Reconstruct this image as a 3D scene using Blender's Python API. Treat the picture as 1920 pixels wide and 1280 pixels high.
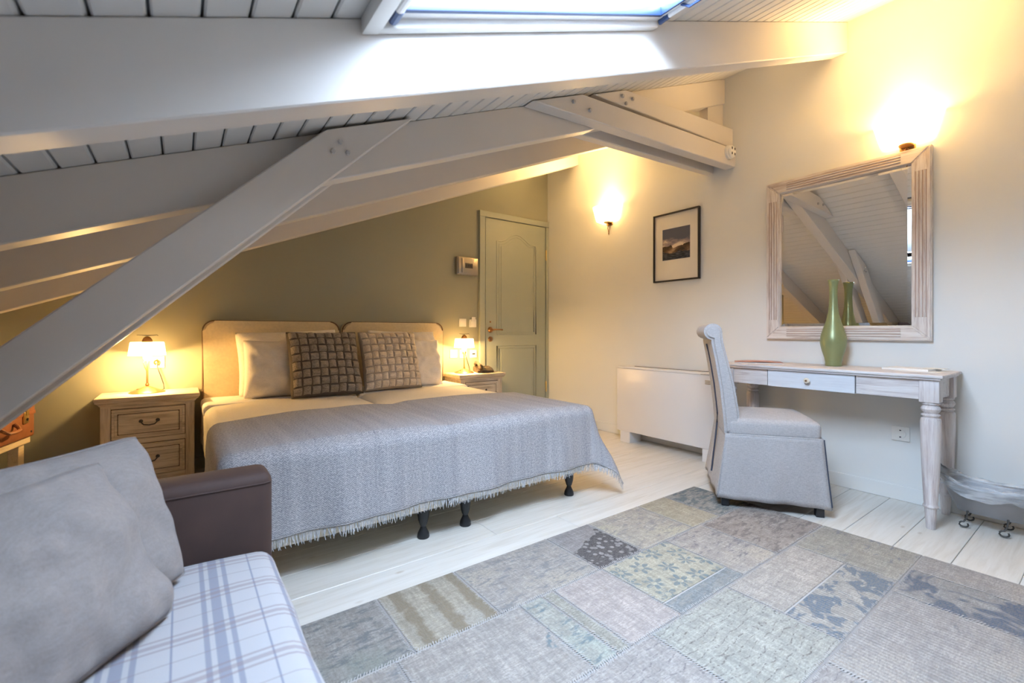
import bpy, bmesh, math, random
from mathutils import Vector, Matrix, noise
random.seed(7)
PI = math.pi
sc = bpy.context.scene
COL = sc.collection
for o in list(bpy.data.objects): bpy.data.objects.remove(o)

# ------------------------------------------------------------ camera, world, light, exposure
cam_d = bpy.data.cameras.new('camera'); cam = bpy.data.objects.new('camera', cam_d); COL.objects.link(cam)
cam.location = (0, 0, 0.96); cam.rotation_euler = (PI/2, 0, -math.radians(36.2))
cam_d.sensor_width = 36; cam_d.lens = 849/1920*36; cam_d.shift_y = -19/1920; cam_d.clip_start = 0.02
cam_d.dof.use_dof = True; cam_d.dof.focus_distance = 2.9; cam_d.dof.aperture_fstop = 3.2
sc.camera = cam
SKY_STRENGTH = 22.0
w = bpy.data.worlds.new('sky'); sc.world = w; w.use_nodes = True
bg = w.node_tree.nodes['Background']; bg.inputs[0].default_value = (0.60, 0.77, 1.0, 1)
# overcast sky (brighter towards the zenith) above a dark skyline of neighbouring roofs
_N, _L = w.node_tree.nodes, w.node_tree.links
_tc = _N.new('ShaderNodeTexCoord'); _sp = _N.new('ShaderNodeSeparateXYZ'); _L.new(_tc.outputs['Generated'], _sp.inputs[0])
_mr = _N.new('ShaderNodeMapRange'); _mr.interpolation_type = 'SMOOTHSTEP'; _L.new(_sp.outputs[2], _mr.inputs[0])
for _i, _v in ((1, .12), (2, .38), (3, .02), (4, 1.0)): _mr.inputs[_i].default_value = _v
_a = _N.new('ShaderNodeMath'); _a.operation = 'MULTIPLY_ADD'; _L.new(_sp.outputs[2], _a.inputs[0]); _a.inputs[1].default_value = .2; _a.inputs[2].default_value = .8
_b = _N.new('ShaderNodeMath'); _b.operation = 'MULTIPLY'; _L.new(_a.outputs[0], _b.inputs[0]); _L.new(_mr.outputs[0], _b.inputs[1])
_c = _N.new('ShaderNodeMath'); _c.operation = 'MULTIPLY'; _L.new(_b.outputs[0], _c.inputs[0]); _c.inputs[1].default_value = SKY_STRENGTH
_L.new(_c.outputs[0], bg.inputs[1])
sc.view_settings.view_transform = 'Standard'; sc.view_settings.look = 'None'
sc.view_settings.gamma = 1; sc.view_settings.use_curve_mapping = False; sc.view_settings.exposure = 1.33
SCONCE_W = 2.5; SCONCE_UP = 37.0; LAMP_W = 8.5; SCONCE_E = 2.6; LAMP_E = 2.4
WARM = (1.0, 0.62, 0.23)

SL = 0.40
def CEIL(x): return 1.538 + SL*x
def BOT(x): return 1.351 + SL*x
WX, WY = 3.31, 3.85           # right wall and back wall planes
LX, FY = -2.0, -1.6
def portal(x0, x1, y0, y1):
    l = bpy.data.lights.new('sky_portal', 'AREA'); l.shape = 'RECTANGLE'
    l.size = (x1-x0)*math.hypot(1, SL); l.size_y = y1-y0; l.cycles.is_portal = True
    o = bpy.data.objects.new('sky_portal', l); COL.objects.link(o)
    xm = (x0+x1)/2; o.location = (xm, (y0+y1)/2, CEIL(xm)+0.16); o.rotation_euler = (0, -math.atan(SL), 0)
SKYA = (0.36, 1.385, 0.36, 1.004)
portal(*SKYA)

# ------------------------------------------------------------ materials
def new_mat(name):
    m = bpy.data.materials.new(name); m.use_nodes = True
    return m, m.node_tree.nodes, m.node_tree.links, m.node_tree.nodes['Principled BSDF']
def c4(c): return (c[0], c[1], c[2], 1)
def mapping(N, L, scale=(1,1,1), rot=(0,0,0), loc=(0,0,0), coord='Object'):
    t = N.new('ShaderNodeTexCoord'); mp = N.new('ShaderNodeMapping'); L.new(t.outputs[coord], mp.inputs[0])
    mp.inputs['Scale'].default_value = scale; mp.inputs['Rotation'].default_value = rot; mp.inputs['Location'].default_value = loc
    return mp.outputs[0]
def noise_n(N, L, vec, scale, detail=4, rough=.5, dist=0):
    n = N.new('ShaderNodeTexNoise'); n.inputs['Scale'].default_value = scale; n.inputs['Detail'].default_value = detail
    n.inputs['Roughness'].default_value = rough; n.inputs['Distortion'].default_value = dist
    L.new(vec, n.inputs['Vector']); return n.outputs['Fac']
def ramp(N, L, fac, stops):
    r = N.new('ShaderNodeValToRGB'); L.new(fac, r.inputs[0])
    while len(r.color_ramp.elements) < len(stops): r.color_ramp.elements.new(.5)
    for e, (p, c) in zip(r.color_ramp.elements, stops): e.position = p; e.color = c4(c) if len(c) == 3 else c
    return r.outputs[0]
def mixc(N, L, fac, a, b, mode='MIX'):
    m = N.new('ShaderNodeMix'); m.data_type = 'RGBA'; m.blend_type = mode
    for s, v in ((m.inputs[0], fac), (m.inputs[6], a), (m.inputs[7], b)):
        if hasattr(v, 'type') or hasattr(v, 'links'): L.new(v, s)
        elif isinstance(v, (int, float)): s.default_value = v
        else: s.default_value = c4(v)
    return m.outputs[2]
def mth(N, L, op, a, b=0.0, c=None):
    m = N.new('ShaderNodeMath'); m.operation = op
    for i, v in enumerate((a, b, c)):
        if v is None: continue
        if isinstance(v, (int, float)): m.inputs[i].default_value = v
        else: L.new(v, m.inputs[i])
    return m.outputs[0]
def bump(N, L, P, h, strength=.2, dist=.002):
    b = N.new('ShaderNodeBump'); b.inputs['Strength'].default_value = strength; b.inputs['Distance'].default_value = dist
    L.new(h, b.inputs['Height']); L.new(b.outputs[0], P.inputs['Normal'])
def sep(N, L, v):
    s = N.new('ShaderNodeSeparateXYZ'); L.new(v, s.inputs[0]); return s.outputs
def plain(name, col, rough=.5, metal=0.0, var=.06, scale=3.0, bs=.06, bscale=180, spec=None):
    m, N, L, P = new_mat(name); v = mapping(N, L)
    f = noise_n(N, L, v, scale, 3)
    d = tuple(max(0, c*(1-var)) for c in col); u = tuple(min(1, c*(1+var)) for c in col)
    L.new(ramp(N, L, f, [(.3, d), (.7, u)]), P.inputs['Base Color'])
    P.inputs['Roughness'].default_value = rough; P.inputs['Metallic'].default_value = metal
    if spec is not None: P.inputs['Specular IOR Level'].default_value = spec
    if bs: bump(N, L, P, noise_n(N, L, v, bscale, 2), bs, .001)
    return m
def wood(name, base, dark, axis=0, rough=.5, sc_=1.0, amt=.5, light=None, bs=.25):
    m, N, L, P = new_mat(name)
    s = [14*sc_]*3; s[axis] = 1.1*sc_
    v = mapping(N, L, tuple(s)); f = noise_n(N, L, v, 3.0, 8, .65, .6)
    s2 = [60*sc_]*3; s2[axis] = 2.5*sc_
    f2 = noise_n(N, L, mapping(N, L, tuple(s2)), 3.0, 4, .6)
    f = mth(N, L, 'ADD', mth(N, L, 'MULTIPLY', f, .65), mth(N, L, 'MULTIPLY', f2, .35))
    mid = tuple(a*(1-amt)+b*amt for a, b in zip(base, dark))
    L.new(ramp(N, L, f, [(.34, dark), (.43, mid), (.52, base), (.66, light or base)]), P.inputs['Base Color'])
    P.inputs['Roughness'].default_value = rough
    bump(N, L, P, f, bs, .002)
    return m
def fabric(name, col, rough=.9, var=.12, scale=500, axis=0, big=.05):
    m, N, L, P = new_mat(name)
    a = noise_n(N, L, mapping(N, L, (1, .12, 1)), scale, 2); b = noise_n(N, L, mapping(N, L, (.12, 1, .3)), scale, 2)
    f = mth(N, L, 'MULTIPLY', mth(N, L, 'ADD', a, b), .5)
    g = noise_n(N, L, mapping(N, L), 4, 3)
    f = mth(N, L, 'ADD', f, mth(N, L, 'MULTIPLY', mth(N, L, 'SUBTRACT', g, .5), big*4))
    d = tuple(c*(1-var*1.6) for c in col); u = tuple(min(1, c*(1+var)) for c in col)
    L.new(ramp(N, L, f, [(.35, d), (.65, u)]), P.inputs['Base Color'])
    P.inputs['Roughness'].default_value = rough; P.inputs['Specular IOR Level'].default_value = .2
    P.inputs['Sheen Weight'].default_value = .15
    bump(N, L, P, f, .35, .001)
    return m
M = {}
M['wall_cream'] = plain('pale_wall_paint', (.78, .785, .765), .7, var=.015, scale=1.2, bs=.05, bscale=90)
M['wall_sage'] = plain('sage_wall_paint', (.35, .35, .27), .65, var=.02, scale=1.2, bs=.05, bscale=90)
M['door'] = plain('sage_door_paint', (.40, .43, .36), .35, var=.02, bs=.02)
M['ceil'] = plain('white_board_paint', (.74, .72, .69), .45, var=.02, bs=.04)
M['beam'] = plain('white_beam_paint', (.72, .675, .63), .42, var=.025, scale=2, bs=.08, bscale=60)
M['groove'] = plain('board_joint_shadow_gap', (.22, .22, .22), .9)
M['white'] = plain('white_plastic', (.82, .81, .77), .35, var=.01, bs=0)
M['whitemetal'] = plain('white_enamel', (.80, .78, .77), .35, var=.015, bs=.02)
M['bolt'] = plain('painted_bolt', (.55, .52, .50), .4)
M['dark'] = plain('black_plastic', (.03, .03, .035), .35)
M['navyrub'] = plain('dark_window_gasket', (.03, .06, .16), .4)
M['blackwood'] = plain('black_turned_wood', (.018, .019, .022), .35)
M['bronze'] = plain('bronze', (.36, .20, .09), .35, .85, var=.2, scale=20, bs=.05)
M['brass'] = plain('brass', (.75, .55, .22), .3, .9, var=.1, bs=.02)
M['steel'] = plain('brushed_steel', (.42, .38, .33), .28, .9, var=.06, bs=.03)
M['stand'] = wood('distressed_limed_wood', (.70, .60, .47), (.36, .28, .20), 0, .6, 1.0, .45, (.78, .70, .57))
M['recess'] = plain('dark_wax_and_gap_shade', (.13, .095, .065), .8)  # dark wax of the panel grooves, also shade painted into the drawer gaps
M['standv'] = wood('distressed_limed_wood_upright', (.70, .60, .47), (.40, .31, .22), 2, .6, 1.0, .45, (.76, .68, .55))
M['deskh'] = wood('whitewashed_wood_along_y', (.68, .64, .63), (.42, .36, .36), 1, .5, 1.0, .45, (.76, .74, .74))
M['deskv'] = wood('whitewashed_wood_upright', (.68, .63, .62), (.42, .35, .35), 2, .5, 1.0, .45, (.76, .73, .73))
M['drawerf'] = wood('pale_drawer_front', (.70, .72, .76), (.60, .61, .66), 1, .5, 1.0, .4, (.74, .77, .82))
M['frameh'] = wood('limed_mirror_frame_y', (.74, .68, .63), (.46, .36, .31), 1, .5, 1.2, .5, (.80, .76, .73))
M['framev'] = wood('limed_mirror_frame_z', (.74, .68, .63), (.42, .33, .30), 2, .5, 1.2, .5, (.80, .76, .73))
M['flute'] = plain('waxed_flute_groove', (.40, .28, .22), .7)
M['pinelight'] = wood('pale_pine', (.72, .60, .42), (.5, .38, .24), 1, .5, .8, .4)
M['headboard'] = fabric('cream_faux_suede', (.76, .64, .42), .55, .05, 60)
M['piping'] = plain('brown_piping', (.16, .10, .06), .6)
M['sheet'] = fabric('ivory_bed_sheet', (.78, .71, .58), .8, .05, 300)
M['pillow'] = fabric('white_cotton_pillow', (.86, .80, .72), .75, .04, 200)
M['weaveA'] = fabric('grey_brown_wool_felt', (.34, .285, .23), .9, .25, 260)
M['weaveD'] = plain('woven_gap_dark', (.13, .105, .085), .95); M['weaveE'] = plain('woven_gap_beige', (.50, .41, .32), .95)
M['weaveB'] = fabric('beige_wool_felt', (.80, .67, .51), .9, .15, 260)
M['slip'] = fabric('pale_grey_linen', (.44, .42, .42), .85, .12, 420)
M['slipback'] = M['slip']
M['zip'] = plain('zip_navy', (.05, .06, .09), .5)
M['suede'] = plain('dark_brown_suede', (.065, .036, .030), .75, var=.18, scale=6, bs=.1, bscale=300)
M['greycush'] = fabric('grey_linen_cushion', (.285, .258, .252), .9, .08, 420, big=.04)
M['vase'] = plain('green_frosted_glass', (.27, .30, .14), .34, .25, var=.06, scale=8, bs=.02)
M['leather'] = plain('tan_leather', (.25, .095, .042), .45, var=.22, scale=12, bs=.12, bscale=220)
M['zinc'] = plain('zinc_sheet', (.27, .27, .28), .45, .6, var=.12, scale=7, bs=.05)
M['iron'] = plain('dark_iron', (.10, .095, .09), .5, .6)
M['phone'] = plain('dark_brown_phone_plastic', (.055, .035, .022), .3)
M['paper'] = plain('paper', (.82, .80, .77), .6, bs=0)
M['cover'] = plain('magazine_cover', (.55, .25, .18), .35, var=.5, scale=14, bs=0)
M['glaze'] = plain('ivory_knob', (.72, .64, .52), .25)
M['key'] = plain('phone_keys', (.35, .28, .2), .4)
M['mat'] = plain('picture_mount', (.80, .76, .68), .7, bs=0)
M['blackframe'] = plain('black_frame', (.025, .02, .018), .35)
M['red'] = plain('bronze_plate', (.45, .25, .08), .4, .6)

def mat_mirror():
    m, N, L, P = new_mat('mirror_glass'); P.inputs['Base Color'].default_value = (.86, .84, .80, 1)
    P.inputs['Metallic'].default_value = 1; P.inputs['Roughness'].default_value = .01
    return m
M['mirror'] = mat_mirror()
def mat_pane():
    m, N, L, P = new_mat('window_glass'); out = N['Material Output']
    t = N.new('ShaderNodeBsdfTransparent'); g = N.new('ShaderNodeBsdfGlossy'); g.inputs['Roughness'].default_value = .02
    mx = N.new('ShaderNodeMixShader'); mx.inputs[0].default_value = .06
    L.new(t.outputs[0], mx.inputs[1]); L.new(g.outputs[0], mx.inputs[2]); L.new(mx.outputs[0], out.inputs[0]); N.remove(P)
    return m
M['pane'] = mat_pane()
def mat_liner():
    m, N, L, P = new_mat('clear_bag_plastic'); out = N['Material Output']
    P.inputs['Base Color'].default_value = (.85, .88, .92, 1); P.inputs['Roughness'].default_value = .18
    t = N.new('ShaderNodeBsdfTransparent'); mx = N.new('ShaderNodeMixShader')
    f = noise_n(N, L, mapping(N, L, (3, 1, 6)), 9, 4); L.new(ramp(N, L, f, [(.35, (.10,)*3), (.7, (.55,)*3)]), mx.inputs[0])
    L.new(t.outputs[0], mx.inputs[1]); L.new(P.outputs[0], mx.inputs[2]); L.new(mx.outputs[0], out.inputs[0])
    return m
M['liner'] = mat_liner()
def mat_shade(name, st, col=(1, .80, .52)):
    m, N, L, P = new_mat(name); out = N['Material Output']
    P.inputs['Base Color'].default_value = (.9, .85, .75, 1); P.inputs['Roughness'].default_value = .35
    P.inputs['Emission Color'].default_value = c4(col); P.inputs['Emission Strength'].default_value = st
    t = N.new('ShaderNodeBsdfTranslucent'); t.inputs[0].default_value = (.9, .8, .65, 1)
    mx = N.new('ShaderNodeMixShader'); mx.inputs[0].default_value = .35
    L.new(P.outputs[0], mx.inputs[1]); L.new(t.outputs[0], mx.inputs[2]); L.new(mx.outputs[0], out.inputs[0])
    return m
M['shade'] = mat_shade('lit_opal_glass', SCONCE_E, (1, .66, .26)); M['lampshade'] = mat_shade('lit_opal_lamp_glass', LAMP_E, (1, .66, .26))
M['bulb'] = mat_shade('lit_bulb', 14.0, (1, .66, .26))
def mat_floor():
    m, N, L, P = new_mat('white_oiled_boards')
    oi = N.new('ShaderNodeObjectInfo')
    t = N.new('ShaderNodeTexCoord'); ad = N.new('ShaderNodeVectorMath'); ad.operation = 'ADD'
    cb = N.new('ShaderNodeCombineXYZ'); L.new(mth(N, L, 'MULTIPLY', oi.outputs['Random'], 40), cb.inputs[0]); L.new(mth(N, L, 'MULTIPLY', oi.outputs['Random'], 17), cb.inputs[2])
    L.new(t.outputs['Object'], ad.inputs[0]); L.new(cb.outputs[0], ad.inputs[1])
    mp = N.new('ShaderNodeMapping'); L.new(ad.outputs[0], mp.inputs[0]); mp.inputs['Scale'].default_value = (.8, 12, 12)
    f = noise_n(N, L, mp.outputs[0], 3, 6, .6, .7)
    base = ramp(N, L, f, [(.3, (.64, .60, .53)), (.5, (.73, .70, .645)), (.7, (.78, .755, .71))])
    mp2 = N.new('ShaderNodeMapping'); L.new(ad.outputs[0], mp2.inputs[0]); mp2.inputs['Scale'].default_value = (2.2, 5, 5)
    vo = N.new('ShaderNodeTexVoronoi'); L.new(mp2.outputs[0], vo.inputs['Vector']); vo.inputs['Scale'].default_value = 1.6
    k = ramp(N, L, vo.outputs['Distance'], [(.03, (1, 1, 1)), (.085, (0, 0, 0))])
    L.new(mixc(N, L, mth(N, L, 'MULTIPLY', k, .55), base, (.45, .36, .27)), P.inputs['Base Color'])
    P.inputs['Roughness'].default_value = .38
    bump(N, L, P, f, .12, .002)
    return m
M['floor'] = mat_floor()
def mat_plaid():
    m, N, L, P = new_mat('plaid_wool')
    v = mapping(N, L, loc=(-.2, .4, 0)); s = sep(N, L, v)
    def band(coord, c, hw, period):
        a = mth(N, L, 'ADD', coord, 10*period - c + period/2)
        a = mth(N, L, 'MODULO', a, period); a = mth(N, L, 'ABSOLUTE', mth(N, L, 'SUBTRACT', a, period/2))
        return mth(N, L, 'SUBTRACT', 1, mth(N, L, 'SMOOTH_MIN', 1, mth(N, L, 'MAXIMUM', mth(N, L, 'MULTIPLY', mth(N, L, 'SUBTRACT', a, hw-.0008), 600), 0), 0))
    col = (.46, .455, .475)
    x, y = s[0], s[1]
    for c, hw, k in ((.0614, .009, .62), (.0394, .0045, .62), (.0834, .0045, .62), (.1364, .0016, .75)):
        col = mixc(N, L, mth(N, L, 'MULTIPLY', band(x, c, hw, .15), k), col, (.19, .21, .29))
    for c, hw, k in ((.912, .006, .5), (.930, .003, .55), (.894, .003, .55), (.982, .0012, .6)):
        col = mixc(N, L, mth(N, L, 'MULTIPLY', band(y, c, hw, .14), k), col, (.27, .21, .215))
    L.new(col, P.inputs['Base Color']); P.inputs['Roughness'].default_value = .9; P.inputs['Specular IOR Level'].default_value = .2
    bump(N, L, P, noise_n(N, L, v, 500, 2), .3, .001)
    return m
M['plaid'] = mat_plaid()
def mat_blanket():
    m, N, L, P = new_mat('grey_herringbone_throw')
    t = N.new('ShaderNodeTexCoord'); s = sep(N, L, t.outputs['UV'])
    u, v = s[0], s[1]
    zig = mth(N, L, 'PINGPONG', mth(N, L, 'MULTIPLY', u, 1), .011)
    ph = mth(N, L, 'ADD', v, zig)
    wv = mth(N, L, 'SINE', mth(N, L, 'MULTIPLY', ph, 2*PI/.0085))
    cb = N.new('ShaderNodeCombineXYZ'); L.new(u, cb.inputs[0]); L.new(v, cb.inputs[1])
    n1 = noise_n(N, L, cb.outputs[0], 130, 5, .8)
    mp = N.new('ShaderNodeMapping'); L.new(cb.outputs[0], mp.inputs[0]); mp.inputs['Scale'].default_value = (14, .8, 1)
    n2 = noise_n(N, L, mp.outputs[0], 1.6, 3)
    f = mth(N, L, 'ADD', mth(N, L, 'MULTIPLY', wv, .085), mth(N, L, 'ADD', mth(N, L, 'MULTIPLY', n1, 1.1), mth(N, L, 'ADD', mth(N, L, 'MULTIPLY', n2, .2), .15)))
    L.new(ramp(N, L, f, [(.55, (.17, .172, .20)), (.78, (.36, .355, .375)), (1.0, (.62, .605, .61))]), P.inputs['Base Color'])
    P.inputs['Roughness'].default_value = .95; P.inputs['Specular IOR Level'].default_value = .1
    bump(N, L, P, f, .5, .0015)
    return m
M['blanket'] = mat_blanket()
M['fringe'] = plain('throw_fringe', (.50, .50, .51), .95, var=.3, scale=120, bs=0)
def mat_photo():
    m, N, L, P = new_mat('framed_photograph_print')
    v = mapping(N, L); s = sep(N, L, v); z = s[2]
    g = mth(N, L, 'MULTIPLY', mth(N, L, 'ADD', z, .13), 1/.26)
    n = noise_n(N, L, mapping(N, L, (1, 1, 1.8)), 11, 5, .6)
    cl = noise_n(N, L, mapping(N, L, (1, 1, 2.2)), 8, 4, .55)
    sky = ramp(N, L, mth(N, L, 'ADD', cl, mth(N, L, 'MULTIPLY', mth(N, L, 'SUBTRACT', .62, g), 1.1)), [(.42, (.10, .11, .16)), (.6, (.38, .30, .29)), (.72, (.80, .68, .55))])
    land = ramp(N, L, n, [(.4, (.04, .028, .02)), (.55, (.16, .09, .055)), (.68, (.42, .29, .18))])
    sea = ramp(N, L, noise_n(N, L, mapping(N, L, (1, 2, 16)), 12, 4), [(.45, (.02, .025, .035)), (.7, (.13, .14, .17))])
    h = mth(N, L, 'ADD', g, mth(N, L, 'MULTIPLY', mth(N, L, 'SUBTRACT', n, .5), .35))
    c = mixc(N, L, mth(N, L, 'GREATER_THAN', h, .42), land, sky)
    c = mixc(N, L, mth(N, L, 'LESS_THAN', h, .24), c, sea)
    L.new(c, P.inputs['Base Color']); P.inputs['Roughness'].default_value = .3
    return m
M['photo'] = mat_photo()

# rug patch materials
def rug_mat(name, base, second, kind='worn', scale=10, ribs=0, third=None, thr=.52, ang=0, soft=.08):
    base = tuple(.90*(.64*c+.36*k) for c, k in zip(base, (.54, .47, .41))); second = tuple(c*.8 for c in second); third = third and tuple(c*k for c, k in zip(third, (1.0, .98, .95)))
    m, N, L, P = new_mat('rug_'+name)
    v = mapping(N, L, rot=(0, 0, ang))
    big = mth(N, L, 'MULTIPLY', mth(N, L, 'ADD', noise_n(N, L, mapping(N, L, (.35, 2.4, 1), rot=(0, 0, ang)), 26, 6, .7), noise_n(N, L, mapping(N, L, (2.4, .35, 1), rot=(0, 0, ang)), 26, 6, .7)), .5)
    fine = noise_n(N, L, mapping(N, L, (1, .15, 1), rot=(0, 0, ang)), 420, 3, .6)
    fine2 = noise_n(N, L, mapping(N, L, (.35, 1, 1), rot=(0, 0, ang)), 200, 5, .8)
    d = tuple(c*.68 for c in base); u = tuple(min(1, c*1.2) for c in base)
    col = ramp(N, L, big, [(.38, d), (.6, u)])
    if third: col = mixc(N, L, ramp(N, L, noise_n(N, L, v, 3.2, 4, .6, .4), [(.48, (0,)*3), (.62, (.8,)*3)]), col, third)
    if kind == 'worn':
        f = noise_n(N, L, mapping(N, L, (.5, 1.6, 1), rot=(0, 0, ang)), scale*3, 8, .72, .3); mask = ramp(N, L, f, [(thr, (0,)*3), (thr+soft, (1,)*3)])
    elif kind == 'bands':
        s = sep(N, L, v); wob = mth(N, L, 'MULTIPLY', noise_n(N, L, v, 8, 4), .02)
        a = mth(N, L, 'SINE', mth(N, L, 'MULTIPLY', mth(N, L, 'ADD', s[0], wob), scale*2*PI))
        b = noise_n(N, L, v, 26, 6, .7)
        mask = ramp(N, L, mth(N, L, 'ADD', mth(N, L, 'MULTIPLY', a, .25), b), [(.48, (0,)*3), (.68, (1,)*3)])
    elif kind == 'flower':
        vo = N.new('ShaderNodeTexVoronoi'); vo.inputs['Scale'].default_value = scale; vo.inputs['Randomness'].default_value = .35; L.new(v, vo.inputs['Vector'])
        df = N.new('ShaderNodeVectorMath'); df.operation = 'SUBTRACT'
        scv = N.new('ShaderNodeVectorMath'); scv.operation = 'SCALE'; scv.inputs['Scale'].default_value = 1.0
        L.new(v, scv.inputs[0]); L.new(scv.outputs[0], df.inputs[0]); L.new(vo.outputs['Position'], df.inputs[1])
        s = sep(N, L, df.outputs[0]); an = mth(N, L, 'ARCTAN2', s[1], s[0])
        pet = mth(N, L, 'ABSOLUTE', mth(N, L, 'SINE', mth(N, L, 'MULTIPLY', an, 3)))
        r = mth(N, L, 'MULTIPLY', vo.outputs['Distance'], 1.0)
        lim = mth(N, L, 'ADD', .10, mth(N, L, 'MULTIPLY', pet, .36))
        ins = mth(N, L, 'GREATER_THAN', lim, r)
        core = mth(N, L, 'GREATER_THAN', r, .12)
        mask = mth(N, L, 'MULTIPLY', mth(N, L, 'MULTIPLY', ins, core), ramp(N, L, noise_n(N, L, v, 60, 3), [(.35, (.2,)*3), (.5, (1,)*3)]))
    elif kind == 'scroll':
        w1 = N.new('ShaderNodeTexWave'); w1.wave_type = 'RINGS'; w1.inputs['Scale'].default_value = scale; w1.inputs['Distortion'].default_value = 4; w1.inputs['Detail'].default_value = 2.5; w1.inputs['Detail Scale'].default_value = 1.6
        L.new(v, w1.inputs['Vector'])
        a = ramp(N, L, w1.outputs['Fac'], [(.36, (0,)*3), (.48, (1,)*3), (.52, (1,)*3), (.64, (0,)*3)])
        mask = mth(N, L, 'MULTIPLY', a, ramp(N, L, noise_n(N, L, v, 85, 3), [(.47, (0,)*3), (.54, (1,)*3)]))
    elif kind == 'damask':
        vo = N.new('ShaderNodeTexVoronoi'); vo.inputs['Scale'].default_value = 34; L.new(v, vo.inputs['Vector'])
        dots = ramp(N, L, vo.outputs['Distance'], [(.32, (1,)*3), (.42, (0,)*3)])
        s = sep(N, L, mapping(N, L)); wob = mth(N, L, 'MULTIPLY', noise_n(N, L, v, 12, 2), .12)
        top = mth(N, L, 'GREATER_THAN', mth(N, L, 'ADD', mth(N, L, 'ADD', mth(N, L, 'MULTIPLY', s[0], -.45), s[1]), wob), .10)
        inv = mth(N, L, 'SUBTRACT', 1, dots)
        w1 = N.new('ShaderNodeTexWave'); w1.wave_type = 'RINGS'; w1.inputs['Scale'].default_value = 9; w1.inputs['Distortion'].default_value = 7; L.new(v, w1.inputs['Vector'])
        sw = ramp(N, L, w1.outputs['Fac'], [(.44, (0,)*3), (.5, (.45,)*3), (.56, (0,)*3)])
        mask = mth(N, L, 'ADD', mth(N, L, 'MULTIPLY', mth(N, L, 'SUBTRACT', 1, top), inv), mth(N, L, 'MULTIPLY', top, sw))
    elif kind == 'blot':
        f = noise_n(N, L, v, scale, 3, .6, .8); mask = ramp(N, L, f, [(thr, (0,)*3), (thr+.05, (1,)*3)])
    col = mixc(N, L, mth(N, L, 'MULTIPLY', mask, .85), col, second)
    col = mixc(N, L, ramp(N, L, fine2, [(.40, (.75,)*3), (.58, (0,)*3)]), col, tuple(c*.62 for c in base))
    h = fine
    if ribs:
        s = sep(N, L, v); a = mth(N, L, 'SINE', mth(N, L, 'MULTIPLY', s[0], ribs*2*PI))
        col = mixc(N, L, mth(N, L, 'MULTIPLY', mth(N, L, 'MAXIMUM', a, 0), .34), col, tuple(min(1, c*.55) for c in base))
        h = mth(N, L, 'ADD', fine, a)
    L.new(mixc(N, L, .5, col, ramp(N, L, fine, [(.3, (.62,)*3), (.7, (1.0,)*3)]), 'MULTIPLY'), P.inputs['Base Color'])
    P.inputs['Roughness'].default_value = .95; P.inputs['Specular IOR Level'].default_value = .1
    bump(N, L, P, h, .5, .002)
    return m

# ------------------------------------------------------------ mesh helpers
def box(bm, x0, x1, y0, y1, z0, z1, bev=0, seg=2):
    r = bmesh.ops.create_cube(bm, size=1)
    vs = r['verts']
    for v in vs: v.co = Vector(((x0+x1)/2+v.co.x*(x1-x0), (y0+y1)/2+v.co.y*(y1-y0), (z0+z1)/2+v.co.z*(z1-z0)))
    if bev:
        es = list({e for v in vs for e in v.link_edges})
        bmesh.ops.bevel(bm, geom=es, offset=bev, segments=seg, affect='EDGES', profile=.5)
    return bm
def B(*a, **k): return box(bmesh.new(), *a, **k)
def lathe(bm, prof, c=(0, 0, 0), n=24, ax='z', sy=1.0, a0=0, a1=2*PI):
    full = abs(a1-a0-2*PI) < 1e-6; cnt = n if full else n+1; rings = []
    for r, h in prof:
        ring = []
        for i in range(cnt):
            a = a0+(a1-a0)*i/n; p = (r*math.cos(a), r*math.sin(a)*sy, h)
            if ax == 'x': p = (p[2], p[0], p[1])
            elif ax == 'y': p = (p[0], p[2], p[1])
            ring.append(bm.verts.new((c[0]+p[0], c[1]+p[1], c[2]+p[2])))
        rings.append(ring)
    for a, b in zip(rings, rings[1:]):
        for i in range(n):
            j = (i+1) % cnt; bm.faces.new((a[i], a[j], b[j], b[i]))
    if prof[0][0] > 1e-5: bm.faces.new(rings[0][::-1])
    if prof[-1][0] > 1e-5: bm.faces.new(rings[-1])
    return bm
def tube(bm, pts, r, n=8):
    pts = [Vector(p) for p in pts]; rings = []; up = Vector((0, 0, 1))
    for i, p in enumerate(pts):
        d = (pts[min(i+1, len(pts)-1)]-pts[max(i-1, 0)]).normalized()
        a = d.cross(up)
        if a.length < .05: a = d.cross(Vector((1, 0, 0)))
        a.normalize(); b = d.cross(a).normalized()
        rr = r[i] if isinstance(r, (list, tuple)) else r
        rings.append([bm.verts.new(p+a*rr*math.cos(2*PI*k/n)+b*rr*math.sin(2*PI*k/n)) for k in range(n)])
    for a, b in zip(rings, rings[1:]):
        for k in range(n): bm.faces.new((a[k], a[(k+1) % n], b[(k+1) % n], b[k]))
    bm.faces.new(rings[0][::-1]); bm.faces.new(rings[-1])
    return bm
def prism(bm, poly, a0, a1, axis='y'):
    """polygon (p,q) extruded along axis"""
    def mk3(p, q, t): return {'y': (p, t, q), 'x': (t, p, q), 'z': (p, q, t)}[axis]
    A = [bm.verts.new(mk3(p, q, a0)) for p, q in poly]; Bv = [bm.verts.new(mk3(p, q, a1)) for p, q in poly]
    n = len(poly)
    for i in range(n): bm.faces.new((A[i], A[(i+1) % n], Bv[(i+1) % n], Bv[i]))
    bm.faces.new(A[::-1]); bm.faces.new(Bv)
    return bm
def shear(bm, s=SL, base=0):
    for v in bm.verts: v.co.z += s*v.co.x+base
    return bm
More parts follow.
